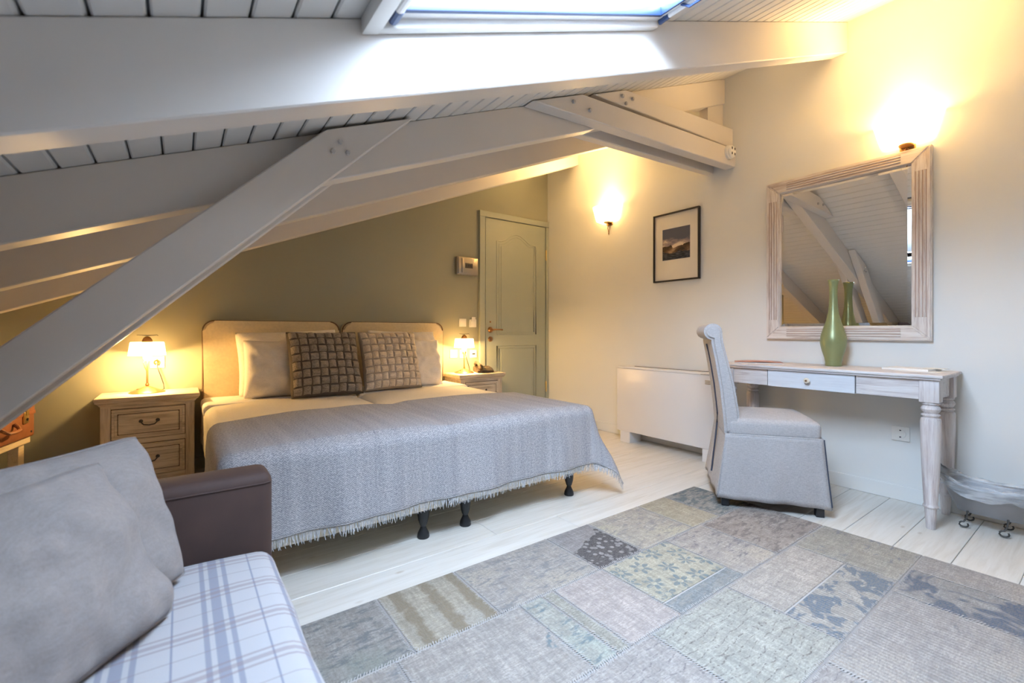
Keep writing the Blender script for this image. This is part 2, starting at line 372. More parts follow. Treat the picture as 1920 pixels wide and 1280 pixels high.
def mk(name, bm, mat, parent=None, smooth=None, off=None, **props):
    if off is not None:
        for v in bm.verts: v.co -= Vector(off)
    bmesh.ops.recalc_face_normals(bm, faces=bm.faces)
    me = bpy.data.meshes.new(name); bm.to_mesh(me); bm.free()
    o = bpy.data.objects.new(name, me); COL.objects.link(o)
    me.materials.append(mat)
    if smooth:
        me.shade_smooth()
        if smooth != 'all':
            try: me.set_sharp_from_angle(angle=math.radians(35 if smooth is True else smooth))
            except Exception: pass
    if parent: o.parent = parent
    for k, v in props.items(): o[k] = v
    return o
def thing(name, label, cat, loc=(0, 0, 0), rz=0, group=None, kind=None):
    o = bpy.data.objects.new(name, None); COL.objects.link(o); o.location = loc; o.rotation_euler = (0, 0, rz); o.empty_display_size = .05
    o['label'] = label; o['category'] = cat
    if group: o['group'] = group
    if kind: o['kind'] = kind
    return o
def tag(o, label, cat, group=None):
    o['label'] = label; o['category'] = cat
    if group: o['group'] = group
    return o
def copy_tree(o, parent=None):
    c = o.copy(); COL.objects.link(c)
    c.parent = parent
    for ch in [x for x in bpy.data.objects if x.parent == o]: copy_tree(ch, c)
    return c
def grid(nu, nv, fn):
    bm = bmesh.new(); V = [[bm.verts.new(fn(i/nu, j/nv)) for j in range(nv+1)] for i in range(nu+1)]
    uv = bm.loops.layers.uv.new('UVMap')
    for i in range(nu):
        for j in range(nv):
            f = bm.faces.new((V[i][j], V[i+1][j], V[i+1][j+1], V[i][j+1]))
            for l, (a, b) in zip(f.loops, ((i, j), (i+1, j), (i+1, j+1), (i, j+1))): l[uv].uv = (a/nu, b/nv)
    return bm
def struct(o, label, cat=None):
    o['kind'] = 'structure'; o['label'] = label; o['category'] = cat or 'structure'
    return o

# ------------------------------------------------------------ room shell
fl = mk('floor', B(LX, WX, FY, WY, -.06, -.022), plain('floor_joint', (.35, .32, .28), .9)); struct(fl, 'whitewashed pine floorboards running across the whole room', 'floor')
y = FY - (FY-.06) % .19 ; y = .06 - math.ceil((.06-FY)/.19)*.19
pl_mesh = None; first = True
while y < WY:
    y0, y1 = max(y, FY), min(y+.19, WY)
    full = (y1-y0) > .189
    cut = random.uniform(-1.6, 2.6) if random.random() < .5 else None
    segs = [(LX, WX)] if cut is None else [(LX, cut), (cut, WX)]
    for a, b in segs:
        p = mk('floor_plank', B(a+.001, b-.001, y0+.0009, y1-.0009, -.022, random.uniform(-.0006, 0.0), bev=.0018, seg=1), M['floor'], fl)
    y += .19

def wallpoly(name, poly, a0, a1, axis, mat, label):
    return struct(mk(name, prism(bmesh.new(), poly, a0, a1, axis), mat), label, 'wall')
wallpoly('wall_back', [(LX-.1, -.06), (WX, -.06), (WX, CEIL(WX)+.05), (LX-.1, CEIL(LX-.1)+.05)], WY, WY+.12, 'y', M['wall_sage'], 'sage green painted wall behind the two beds')
wallpoly('wall_front', [(LX-.1, -.06), (WX, -.06), (WX, CEIL(WX)+.05), (LX-.1, CEIL(LX-.1)+.05)], FY-.12, FY, 'y', M['wall_cream'], 'pale wall behind the photographer')
struct(mk('wall_right', B(WX, WX+.12, FY-.12, WY+.12, -.06, CEIL(WX)+.1), M['wall_cream']), 'tall pale cream wall carrying the mirror and both wall lights', 'wall')
struct(mk('wall_left', B(LX-.12, LX, FY, WY, -.06, CEIL(LX)+.03), M['wall_sage']), 'low knee wall under the eaves', 'wall')
# baseboards
struct(mk('baseboard_right', B(WX-.014, WX, FY, WY, 0, .085, bev=.004), M['wall_cream']), 'low skirting board painted like the pale right wall', 'baseboard')
struct(mk('baseboard_back', B(LX, 2.40, WY-.014, WY, 0, .085, bev=.004), M['wall_sage']), 'low sage skirting board behind the beds', 'baseboard')

# ceiling : backing slab with skylight holes + tongue and groove boards
holes = [SKYA]
bm = bmesh.new(); H0 = .016; H1 = .10
hx0, hx1 = SKYA[0], SKYA[1]
box(bm, LX-.1, hx0, FY-.1, WY+.1, H0, H1); box(bm, hx1, WX+.12, FY-.1, WY+.1, H0, H1)
ys = [FY-.1]+[v for h in holes for v in (h[2], h[3])]+[WY+.1]
for a, b in zip(ys[0::2], ys[1::2]): box(bm, hx0, hx1, a, b, H0, H1)
ceil = mk('ceiling', shear(bm, SL, 1.538), M['groove']); struct(ceil, 'white tongue and groove sloping ceiling', 'ceiling')
PB = .0785
def board_mesh(y0, y1, width=PB):
    bm = bmesh.new(); g = .005; ch = .0045
    poly = [(g*.5+ch, 0), (width-g*.5-ch, 0), (width-g*.5, ch), (width-g*.5, .016), (g*.5, .016), (g*.5, ch)]
    prism(bm, poly, y0, y1, 'y'); shear(bm)
    bmesh.ops.recalc_face_normals(bm, faces=bm.faces)
    me = bpy.data.meshes.new('ceiling_board'); bm.to_mesh(me); bm.free(); me.materials.append(M['ceil']); return me
mfull = board_mesh(FY, WY)
seg = [(a, b) for a, b in zip([FY]+[v for h in holes for v in h[3:4]], [h[2] for h in holes]+[WY])]
mseg = [board_mesh(a, b) for a, b in seg]
k0 = math.floor((LX+.36)/PB); x = -.36+k0*PB
while x < WX:
    if x+PB > hx0+.01 and x < hx1-.01: ms = mseg
    else: ms = [mfull]
    for me in ms:
        o = bpy.data.objects.new('ceiling_board', me); COL.objects.link(o); o.location = (x, 0, 1.538+SL*x); o.parent = ceil
    x += PB

# rafters
RT = .088
raf = [(1.028, 'thick white rafter nearest the camera, running along the edge of the skylight'),
       (1.805, 'white rafter second from the camera, with the diagonal brace bolted to it'),
       (2.582, 'white rafter third from the camera, over the middle of the beds'),
       (3.360, 'white rafter closest to the sage green back wall'),
       (.253, 'white rafter above the photographer on the near side of the skylight')]
for ry, lab in raf:
    bm = B(LX, WX, ry, ry+RT, 1.351, 1.5375, bev=.004, seg=1); shear(bm)
    o = mk('rafter', bm, M['beam']); tag(o, lab, 'beam', 'roof rafters')
# diagonal brace: two boards sandwiching the second rafter
br = thing('diagonal_brace', 'white diagonal timber brace of two boards bolted to the second rafter', 'beam', (-1.15, 1.80, 0))
def brace_poly():
    m_ = .962
    def top(x): return 1.285+m_*(x+0)   # upper edge line
    def bot(x): return 1.093+m_*x
    xb = (1.538-.012-1.093)/(m_-SL); xt = (1.538-.012-1.285)/(m_-SL)
    x0 = -1.093/m_; x1 = -1.285/m_
    return [(x1, 0), (x0, 0), (xb, bot(xb)), (xt, top(xt))]
for a, b in ((1.735, 1.803), (1.895, 1.955)):
    bm = prism(bmesh.new(), brace_poly(), a, b, 'y')
    if a > 1.85:
        for v in bm.verts:
            if v.co.z > .01: v.co.z -= .013
            else: v.co.x += .013/.962
    bmesh.ops.bevel(bm, geom=bm.edges[:], offset=.004, segments=1, affect='EDGES')
    mk('brace_board', bm, M['beam'], br, off=(-1.15, 1.80, 0))
from math import radians
for (bx, bz) in ((.478, 1.662), (.452, 1.62), (.505, 1.628)):
    bm = bmesh.new(); lathe(bm, [(0, -.012), (.008, -.011), (.0095, -.004), (.0095, .002)], (bx, 1.733, bz), 6, 'y')
    mk('bolt', bm, M['bolt'], br, off=(-1.15, 1.80, 0), smooth=True)
# collar tie
def tie(name_, lab, b0, b1, t0, t1, ya, yb, bolts):
    t = thing('collar_tie', lab, 'beam', (WX, (ya[0]+yb[-1])/2, b1), 0, 'collar tie boards at the pale wall')
    L0 = (WX, (ya[0]+yb[-1])/2, b1)
    for a, b in zip(ya, yb):
        # bottom line from b0(x=1.4) to b1(x=WX), top line t0(x=1.8) to t1
        sb = (b1-b0)/(WX-1.4); st = (t1-t0)/(WX-1.8)
        xa = (1.538-.006-(b0-sb*1.4))/(sb-SL); xc = (1.538-.006-(t0-st*1.8))/(st-SL)
        poly = [(xa, b0+sb*(xa-1.4)), (WX, b1), (WX, t1), (xc, t0+st*(xc-1.8))]
        bm = prism(bmesh.new(), poly, a, b, 'y'); bmesh.ops.bevel(bm, geom=bm.edges[:], offset=.004, segments=1, affect='EDGES')
        mk('tie_board', bm, M['beam'], t, off=L0)
    for bx, bz in bolts:
        bm = bmesh.new(); lathe(bm, [(0, -.012), (.009, -.011), (.011, -.004), (.011, .002)], (bx, ya[0]-.002, bz), 6, 'y')
        mk('bolt', bm, M['bolt'], t, off=L0, smooth=True)
tie('l', 'lower white collar tie running from the second rafter to the pale wall', 2.088, 2.172, 2.228, 2.305, (1.725, 1.897), (1.803, 1.955), ((1.66, 2.16), (1.78, 2.15)))
tie('u', 'upper white collar tie board stacked on the lower one with a dark gap', 2.248, 2.322, 2.352, 2.462, (1.745, 1.897), (1.803, 1.945), ((2.07, 2.325), (2.16, 2.335), (2.10, 2.29)))
o = mk('rafter_post', prism(bmesh.new(), [(3.10, 2.34), (WX-.002, 2.34), (WX-.002, BOT(WX)), (3.10, BOT(3.1))], 1.82, 1.885, 'y'), M['beam']); tag(o, 'short white post under the second rafter end at the pale wall', 'post')

# skylights
def skylight(n, S, lab, hw=True):
    x0, x1, y0, y1 = S
    L0 = ((x0+x1)/2, (y0+y1)/2, CEIL((x0+x1)/2))
    w_ = thing('window_%d' % n, lab, 'skylight', L0, 0, None, 'structure')
    def part(name, boxes, mat, bev=.004):
        bm = bmesh.new()
        for b in boxes: box(bm, *b, bev=bev, seg=2)
        shear(bm, SL, 1.538); return mk(name, bm, mat, w_, off=L0, smooth=30)
    part('casing', [(x0-.032, x0+.012, y0-.02, y1+.0235, -.042, .002)], M['ceil'], .006)
    part('casing', [(x1-.010, x1+.028, y0-.02, y1+.0235, -.022, .002)], M['ceil'], .006)
    part('casing', [(x0, x1, y1-.006, y1+.0238, -.042, .002)], M['ceil'], .008)
    part('casing', [(x0, x1, y0-.018, y0+.012, -.03, .002)], M['ceil'], .008)
    part('lining', [(x0-.018, x0, y0, y1, 0, .11)], M['ceil'], 0); part('lining', [(x1, x1+.018, y0, y1, 0, .11)], M['ceil'], 0)
    part('lining', [(x0, x1, y0-.018, y0, 0, .11)], M['ceil'], 0); part('lining', [(x0, x1, y1, y1+.018, 0, .11)], M['ceil'], 0)
    s = .034
    part('sash_rail', [(x0, x1, y1-s, y1, -.020, .04)], M['whitemetal']); part('sash_rail', [(x0, x1, y0, y0+s, -.020, .04)], M['whitemetal'])
    part('sash_stile', [(x0, x0+s, y0+s, y1-s, -.020, .04)], M['whitemetal']); part('sash_stile', [(x1-s, x1, y0+s, y1-s, -.020, .04)], M['whitemetal'])
    g = .011; a, b, c_, d = x0+s, x1-s, y0+s, y1-s
    part('gasket', [(a, b, d-g, d+.002, -.022, .01)], M['navyrub'], .003); part('gasket', [(a, b, c_-.002, c_+g, -.022, .01)], M['navyrub'], .003)
    part('gasket', [(a-.002, a+g, c_, d, -.022, .01)], M['navyrub'], .003); part('gasket', [(b-g, b+.002, c_, d, -.022, .01)], M['navyrub'], .003)
    part('pane', [(a, b, c_, d, -.006, -.002)], M['pane'], 0)
    # blind guide tubes and corner fittings
    for xx in (x0+.032, x1-.004):
        bm = bmesh.new(); tube(bm, [(xx, y0+.04, -.024), (xx, y1-.05, -.024)], .011, 10); shear(bm, SL, 1.538); mk('guide_tube', bm, M['whitemetal'], w_, off=L0, smooth=True)
        bm = bmesh.new(); tube(bm, [(xx, y1-.051, -.024), (xx, y1-.012, -.026)], .0125, 10); shear(bm, SL, 1.538); mk('corner_fitting', bm, M['navyrub'], w_, off=L0, smooth=True)
    bm = bmesh.new(); tube(bm, [(b+.012, y0+.2, -.02), (b+.012, y0+.35, -.045), (b+.012, y1-.14, -.045), (b+.012, y1-.11, -.02)], .005, 8); shear(bm, SL, 1.538); mk('handle', bm, M['navyrub'], w_, off=L0, smooth=True)
skylight(1, SKYA, 'white framed skylight with dark gasket between the two nearest rafters')

# ------------------------------------------------------------ door
D0 = (2.84, WY, 0)
dr = thing('door_1', 'sage green panelled door in the corner beside the right nightstand', 'door', D0, 0, None, 'structure')
def door():
    z1 = 2.105; xa, xb = 2.475, 3.262
    for b in ((2.402, 2.465, WY-.03, WY, 0, 2.1115), (3.272, WX-.001, WY-.022, WY, 0, 2.1115)):
        mk('jamb', B(*b, bev=.004), M['door'], dr, off=D0)
    mk('door_head', B(2.402, WX-.001, WY-.03, WY, 2.112, 2.17, bev=.004), M['door'], dr, off=D0)
    leaf = mk('door_leaf', B(xa, xb, WY-.018, WY-.001, .008, z1, bev=.002), M['door'], dr, off=D0)
    # raised mouldings outlining panels (tube-like bead), arched top
    def loop(pts, r, name):
        bm = bmesh.new(); tube(bm, pts+[pts[0]], r, 6)
        for v in bm.verts: v.co.y = WY-.018+(v.co.y-(WY-.018))*.7
        return mk(name, bm, M['door'], leaf, off=D0, smooth=60)
    x0, x1 = 2.614, 3.125; yb = WY-.018
    def arch(o_):
        P = [(x0+o_, yb, .927+o_), (x1-o_, yb, .927+o_)]
        n = 28
        for i in range(n+1):
            t = i/n; xx = (x1-o_)+(x0-x1+2*o_)*t; s = min(t, 1-t)*2
            e = .5-.5*math.cos(PI*min(1, max(0, (s-.12)/.88)))
            P.append((xx, yb, 1.885-o_+.092*e))
        return P
    loop(arch(0), .0085, 'panel_moulding'); loop(arch(.026), .005, 'panel_moulding')
    for o_, r in ((0, .0085), (.026, .005)):
        loop([(x0+o_, yb, .22+o_), (x1-o_, yb, .22+o_), (x1-o_, yb, .808-o_), (x0+o_, yb, .808-o_)], r, 'panel_moulding')
    def fill(poly, nm):
        bm = prism(bmesh.new(), [(p[0], p[2]) for p in poly], yb-.004, yb+.001, 'y'); mk(nm, bm, M['door'], leaf, off=D0)
    fill(arch(.05), 'raised_panel'); fill([(x0+.05, yb, .27), (x1-.05, yb, .27), (x1-.05, yb, .758), (x0+.05, yb, .758)], 'raised_panel')
    hx, hz = 2.532, .976
    h = mk('door_handle', lathe(bmesh.new(), [(0, -.022), (.018, -.02), (.028, -.010), (.030, 0)], (hx, yb, hz), 20, 'y'), M['bronze'], dr, off=D0, smooth=True, label='bronze lever handle')
    bm = bmesh.new(); tube(bm, [(hx, yb-.015, hz), (hx, yb-.05, hz), (hx+.02, yb-.056, hz+.002), (hx+.07, yb-.055, hz+.003), (hx+.115, yb-.052, hz)], [.009, .009, .008, .007, .0085], 10)
    mk('lever', bm, M['bronze'], h, off=D0, smooth=True)
    k = mk('keyhole_rose', lathe(bmesh.new(), [(0, -.010), (.020, -.009), (.026, -.004), (.027, 0)], (hx, yb, hz-.095), 20, 'y'), M['bronze'], dr, off=D0, smooth=True, label='round bronze lock cover')
    bm = B(hx-.003, hx+.003, yb-.0125, yb-.009, hz-.108, hz-.084); mk('key_slot', bm, M['dark'], k, off=D0)
    mk('lock_button', lathe(bmesh.new(), [(0, -.006), (.008, -.005), (.009, 0)], (hx, yb, hz+.08), 12, 'y'), M['bronze'], dr, off=D0, smooth=True)
    for hz2 in (1.80, .35):
        mk('hinge', lathe(bmesh.new(), [(0, -.06), (.004, -.058), (.007, -.05), (.007, .05), (.004, .058), (0, .06)], (3.267, WY-.026, hz2), 10), M['brass'], dr, off=D0, smooth=True)
door()

# wall plates
def plate(name, lab, cat, x, z, kind='blank', w_=.078, wall='back'):
    t = thing(name, lab, cat, (x, WY, z) if wall == 'back' else (WX, x, z), 0 if wall == 'back' else -PI/2)
    mk('cover_plate', B(-w_/2, w_/2, -.010, 0, -w_/2, w_/2, bev=.003), M['white'], t)
    if kind == 'switch': mk('rocker', B(-.026, .026, -.014, -.009, -.026, .026, bev=.002), M['white'], t)
    if kind == 'socket':
        r_ = mk('socket_ring', lathe(bmesh.new(), [(.022, -.012), (.025, -.013), (.026, -.010)], (0, 0, 0), 28, 'y'), M['white'], t, smooth=True)
        mk('socket_cup', lathe(bmesh.new(), [(0, -.0103), (.0215, -.0105)], (0, 0, 0), 28, 'y'), plain('socket_cup_grey', (.33, .33, .34), .5), t)
        for dx in (-.0095, .0095): mk('socket_hole', lathe(bmesh.new(), [(0, -.0115), (.003, -.0113)], (dx, 0, 0), 10, 'y'), M['dark'], t)
        for dz in (-.019, .019): mk('earth_contact', B(-.004, .004, -.0125, -.0105, dz-.003, dz+.003), M['dark'], t)
    if kind == 'cable': mk('cable_outlet', B(-.016, .016, -.013, -.009, -.008, .006, bev=.001), M['dark'], t)
    return t
plate('light_switch', 'square white light switch left of the keycard holder by the door', 'switch', 2.218, 1.045, 'switch')
kc = plate('keycard_holder', 'white keycard holder with a card sticking up beside the door frame', 'switch', 2.333, 1.04)
mk('card_slot', B(-.032, .032, -.022, -.008, -.03, .022, bev=.003), M['white'], kc)
mk('keycard', B(-.018, .024, -.018, -.014, .015, .062, bev=.001), M['paper'], kc)
plate('blank_plate', 'white square wall plate between headboard and right bedside lamp', 'switch', 2.118, .744, 'blank')
plate('wall_socket', 'white socket hidden behind the right bedside lamp', 'socket', 2.224, .741, 'socket')
plate('data_socket', 'white cable outlet above the telephone', 'socket', 2.340, .738, 'cable')
plate('wall_socket', 'white double wall socket behind the left bedside lamp', 'socket', -.125, .754, 'socket')
plate('wall_socket', 'white round wall socket low under the desk', 'socket', .773, .379, 'socket', .082, 'right')
# fuse box
fb = thing('fuse_box', 'brushed metal fuse box cover left of the door', 'fuse box', (2.252, WY, 1.594))
mk('housing', B(-.118, .118, -.045, 0, -.088, .088, bev=.010, seg=3), M['steel'], fb, smooth=40)
mk('lid', B(-.108, .112, -.056, -.044, -.080, .082, bev=.005, seg=3), M['steel'], fb, smooth=40)
mk('lid_grip', B(-.075, -.055, -.066, -.055, -.07, .07, bev=.005), M['steel'], fb, smooth=40)
mk('window', B(-.035, .050, -.0585, -.054, -.022, .028, bev=.002), plain('smoked_window', (.10, .09, .08), .2), fb)
for k in range(3): mk('breaker', B(-.022+k*.022, -.008+k*.022, -.062, -.056, -.006, .012, bev=.002), M['dark'], fb)

# smoke detector on lower tie end
sd = thing('smoke_detector', 'small round white detector on the end of the lower collar tie', 'detector', (3.205, 1.724, 2.255))
mk('base', lathe(bmesh.new(), [(.050, 0), (.050, -.014), (.046, -.018)], (0, 0, 0), 28, 'y'), M['white'], sd, smooth=True)
mk('dome', lathe(bmesh.new(), [(.044, -.016), (.043, -.03), (.036, -.038), (0, -.040)], (0, 0, 0), 28, 'y'), M['white'], sd, smooth=True)
for a in range(4):
    t_ = PI/4+a*PI/2; mk('vent_slot', B(.026*math.cos(t_)-.004, .026*math.cos(t_)+.004, -.0415, -.037, .026*math.sin(t_)-.008, .026*math.sin(t_)+.008), M['dark'], sd)

# ------------------------------------------------------------ beds
def bed(x0, x1, lab, hx0, hx1):
    cx = (x0+x1)/2; y0, y1 = 1.87, 3.77; L0 = (cx, (y0+y1)/2, 0)
    t = thing('bed', lab, 'bed', L0, 0, 'twin beds pushed together')
    mk('base', B(x0+.03, x1-.03, y0+.03, y1, .135, .30, bev=.02), M['sheet'], t, off=L0, smooth=True)
    mk('mattress', B(x0+.012, x1-.012, y0+.01, y1, .29, .485, bev=.05, seg=4), M['pillow'], t, off=L0, smooth=True)
    # fitted coverlet
    n = 26
    def shell(u, v):
        # cross section across the bed (u), along the bed (v)
        xx = x0+(x1-x0)*u
        return Vector((xx, y0+(y1-y0)*v, 0))
    bm = bmesh.new()
    box(bm, x0+.002, x1-.002, y0, y1-.002, .17, .50, bev=.055, seg=5)
    bmesh.ops.subdivide_edges(bm, edges=[e for e in bm.edges if e.calc_length() > .2], cuts=24, use_grid_fill=True)
    for v in bm.verts:
        p = v.co; cxn = (p.x-cx)/((x1-x0)/2)
        if p.z > .4: p.z += .012*(1-cxn*cxn)+.004*noise.noise(p*4)
        else:
            d = (.4-p.z)*.06*noise.noise(Vector((p.x*6, p.y*6, 1)))
            p.x += d if abs(cxn) > .9 else 0
    mk('coverlet', bm, M['sheet'], t, off=L0, smooth=True, label='ivory fitted bed cover')
    # turned-down sheet fold near the pillows
    bm = bmesh.new(); box(bm, x0-.004, x1+.002, 3.30, y1-.06, .43, .512, bev=.03, seg=4)
    mk('folded_sheet', bm, M['pillow'], t, off=L0, smooth=True)
    for lx in (x0+.10, x1-.12):
        for ly in (1.95, 3.65):
            bm = lathe(bmesh.new(), [(.027, 0), (.029, .006), (.026, .022), (.016, .042), (.012, .052), (.017, .062), (.024, .085), (.027, .11), (.027, .14)], (lx, ly, 0), 18)
            mk('leg', bm, M['blackwood'], t, off=L0, smooth=True)
    # headboard
    hb0, hb1, hz = hx0, hx1, 1.035; r = .07
    poly = [(hb0, .18), (hb1, .18)]
    for k in range(9): a = k/8*PI/2; poly.append((hb1-r+r*math.cos(a), hz-r+r*math.sin(a)))
    for k in range(9): a = PI/2+k/8*PI/2; poly.append((hb0+r+r*math.cos(a), hz-r+r*math.sin(a)))
    bm = prism(bmesh.new(), poly, 3.775, 3.845, 'y'); bmesh.ops.bevel(bm, geom=[e for e in bm.edges if abs(e.verts[0].co.y-e.verts[1].co.y) < 1e-5 and e.verts[0].co.y < 3.8], offset=.016, segments=3, affect='EDGES')
    hb = mk('headboard', bm, M['headboard'], t, off=L0, smooth=True)
    bm = bmesh.new(); tube(bm, [(p, 3.782, q) for p, q in poly[1:]]+[(hb0, 3.782, .18)], .005, 6)
    mk('piping', bm, M['piping'], hb, off=L0, smooth=True)
bed(.112, 1.034, 'left twin bed beside the lamp nightstand, headboard lit from the left', .122, 1.034)
bed(1.040, 1.962, 'right twin bed on the door side, headboard lit from the right', 1.062, 1.968)

# throw blanket across both beds
CR = .05
BX0, BX1, BYF, BZ = .104+CR, 1.970-CR, 1.856+CR, .520
def blanket():
    oxL, oxR, oyF = .36, .37, .350
    W_ = (BX1-BX0)+oxL+oxR; Y0 = 2.60; Lh = (Y0-BYF)+oyF
    nu, nv = 150, 84
    def top_edge(x): return .055*math.sin((x-.2)*1.75)-.05*max(0, .45-x)*2.4+.006*math.sin(x*17)
    def fn(u, v):
        a = -oxL+W_*u + BX0 ; 
        ye = Y0+top_edge(a); b = ye-(ye-(BYF-oyF))*v
        ox = (BX0-a) if a < BX0 else ((a-BX1) if a > BX1 else 0); sx = -1 if a < BX0 else 1
        oy = max(0, BYF-b); x = min(max(a, BX0), BX1); y_ = max(b, BYF)
        r = math.hypot(ox, oy)
        z = BZ + .010*math.sin(PI*min(1, max(0, (x-BX0)/(BX1-BX0))*2 % 1)) if r == 0 else BZ
        cr = CR
        if r > 0:
            dx, dy = sx*ox/r, -oy/r
            ar = min(r, cr*PI/2); th = ar/cr
            out = cr*math.sin(th) - cr*.9*0; dz = cr*(1-math.cos(th)); rest = r-ar
            s2 = 2*abs(dx*dy)
            fold = .012*math.sin(a*11+1.3)*(1 if oy > 0 else 0)+.010*math.sin(b*13)*(1 if ox > 0 else 0)+.007*math.sin(a*27)
            flare = (.05+.22*s2+ (.10 if sx > 0 and s2 > .1 else 0)*s2)
            out += rest*flare + fold*min(1, rest*4)
            x += dx*out; y_ += dy*out
            z = BZ-dz-rest*math.sqrt(max(.2, 1-flare*flare)) 
            z = max(z, .03+.01*math.sin(a*9))
        else:
            # round in towards the edge
            e = min(x-BX0, BX1-x, y_-BYF)
            if e < cr: 
                th = 0
            z += .004*noise.noise(Vector((a*5, b*5, 3)))
            if abs(x-1.037) < .10: z -= .008*(1-abs(x-1.037)/.10)
        z += 0
        return Vector((x, y_, z))
    return grid(nu, nv, fn), fn, W_, Lh, nu, nv
bm, bfn, bW, bL, nu, nv = blanket()
uvl = bm.loops.layers.uv['UVMap']
for f in bm.faces:
    for l in f.loops: l[uvl].uv = (l[uvl].uv[0]*bW, l[uvl].uv[1]*bL)
L0 = (1.04, 2.2, .52)
tb = thing('throw_blanket', 'grey herringbone throw with fringed hem draped over both bed ends', 'blanket', L0)
cl = mk('cloth', bm, M['blanket'], tb, off=L0, smooth='all')
sm = cl.modifiers.new('thick', 'SOLIDIFY'); sm.thickness = .006; sm.offset = 1
# hem cord + fringe
bm = bmesh.new(); tube(bm, [bfn(i/260, 1.0)+Vector((0, -.003, .004)) for i in range(261)], .0035, 6)
mk('hem', bm, M['fringe'], tb, off=L0, smooth=True)
bm = bmesh.new(); NF = 620
for i in range(NF):
    u = (i+random.random()*.7)/NF; p = bfn(u, 1.0)+Vector((0, -.002, .004))
    q = bfn(min(1, u+.002), 1.0); tdir = (q-bfn(max(0, u-.002), 1.0)); tdir.normalize()
    ln = random.uniform(.032, .050); le = tdir*random.uniform(-.012, .012)+Vector((0, random.uniform(-.006, .006), 0))
    wv = tdir*.0019
    m_ = p+le*.4+Vector((0, 0, -ln*.5)); e = p+le+Vector((0, 0, -ln))
    if e.z < .004: e.z = .004; 
    vs = [bm.verts.new(c) for c in (p-wv, p+wv, m_+wv*.9, m_-wv*.9, e+wv*.5, e-wv*.5)]
    bm.faces.new((vs[0], vs[1], vs[2], vs[3])); bm.faces.new((vs[3], vs[2], vs[4], vs[5]))
mk('fringe', bm, M['fringe'], tb, off=L0, kind='stuff')

# ------------------------------------------------------------ pillows
def cushion_fn(W_, H_, T, pinch=.05, pw=2.6, seed=0, wr=.004, rnd=.02):
    def f(u, v, side):
        a, b = 2*u-1, 2*v-1
        sx = W_/2*a*(1-pinch*(1-b*b)*abs(a)); sz = H_/2*b*(1-pinch*(1-a*a)*abs(b))
        t = T/2*((1-abs(a)**pw)*(1-abs(b)**pw))**.5
        rc = 1-rnd*(a*a*b*b)**4; sx *= rc; sz *= rc
        n = noise.noise(Vector((sx*9+seed, sz*9, seed*1.7)))*wr*2*min(1, t*60) + noise.noise(Vector((sx*24+seed, sz*20, seed)))*wr*.8*min(1, t*40)
        return Vector((sx, -side*(t+n) , sz))
    return f
def cushion_mesh(fn, n=34):
    bm = bmesh.new(); V = {}
    for s in (1, -1):
        for i in range(n+1):
            for j in range(n+1):
                ed = i in (0, n) or j in (0, n)
                if ed and (1, i, j) in V: V[(s, i, j)] = V[(1, i, j)]; continue
                p = fn(i/n, j/n, s)
                if ed: p.y = 0
                V[(s, i, j)] = bm.verts.new(p)
        for i in range(n):
            for j in range(n):
                q = [V[(s, i, j)], V[(s, i+1, j)], V[(s, i+1, j+1)], V[(s, i, j+1)]]
                bm.faces.new(q if s == 1 else q[::-1])
    return bm
def frame_mat(origin, ax, up):
    ax = Vector(ax).normalized(); up = Vector(up).normalized(); up = (up-ax*up.dot(ax)).normalized()
    nrm = -ax.cross(up)   # local +y ; front is -y
    nrm = up.cross(ax)
    m = Matrix((ax, nrm, up)).transposed().to_4x4(); m.translation = Vector(origin); return m
def cushion(name, lab, W_, H_, T, origin, ax, up, mat, seed, cat='pillow', group=None, pinch=.05, wr=.004, flange=0):
    fn = cushion_fn(W_, H_, T, pinch, 2.6, seed, wr)
    bm = cushion_mesh(fn); o = mk(name, bm, mat, None, smooth='all')
    o.matrix_world = frame_mat(origin, ax, up); tag(o, lab, cat, group)
    return o, fn
X = (1, 0, 0)
cushion('pillow', 'wide white pillow leaning on the left headboard behind the grey woven cushion', .69, .47, .20, (.655, 3.665, .738), (1, 0, .035), (0, .25, 1), M['pillow'], 1, group='white pillows', wr=.015)
cushion('pillow', 'smaller white pillow standing left of the grey woven cushion', .46, .41, .20, (.565, 3.50, .702), (1, -.03, -.02), (0, .33, 1), M['pillow'], 2, group='white pillows', wr=.017)
cushion('pillow', 'white pillow leaning on the right headboard behind the beige woven cushion', .60, .47, .20, (1.535, 3.655, .738), (1, 0, -.02), (0, .25, 1), M['pillow'], 3, group='white pillows', wr=.017)
cushion('pillow', 'white pillow standing at the right edge of the door-side bed', .50, .41, .18, (1.56, 3.515, .70), (1, 0, -.03), (0, .33, 1), M['pillow'], 5, group='white pillows', wr=.017)
def woven(lab, origin, ax, up, mat, seed, S=.485, N_=8):
    t = thing('woven_cushion', lab, 'cushion', origin); t.matrix_world = frame_mat(origin, ax, up)
    fn = cushion_fn(S, S, .15, .045, 2.8, seed, .004)
    mk('cushion_body', cushion_mesh(fn, 26), M['weaveD'] if mat == M['weaveA'] else M['weaveE'], t, smooth='all')
    for i in range(N_):
        for j in range(N_):
            u0, u1 = (i+.06)/N_, (i+.94)/N_; v0, v1 = (j+.06)/N_, (j+.94)/N_; hor = (i+j) % 2
            def g(a, b):
                u = u0+(u1-u0)*a; v = v0+(v1-v0)*b
                u_ = .02+u*.96; v_ = .02+v*.96
                p = fn(u_, v_, 1); s = a if hor else b
                c = b if hor else a
                h = .002+.0115*math.sin(PI*min(1, max(0, s)))**.8
                if c < .01 or c > .99: h -= .0015
                if s < .01 or s > .99: h = -.003
                return p+Vector((0, -h, 0))
            bm = grid(4, 4, g)
            mk('woven_strip', bm, mat, t, smooth='all')
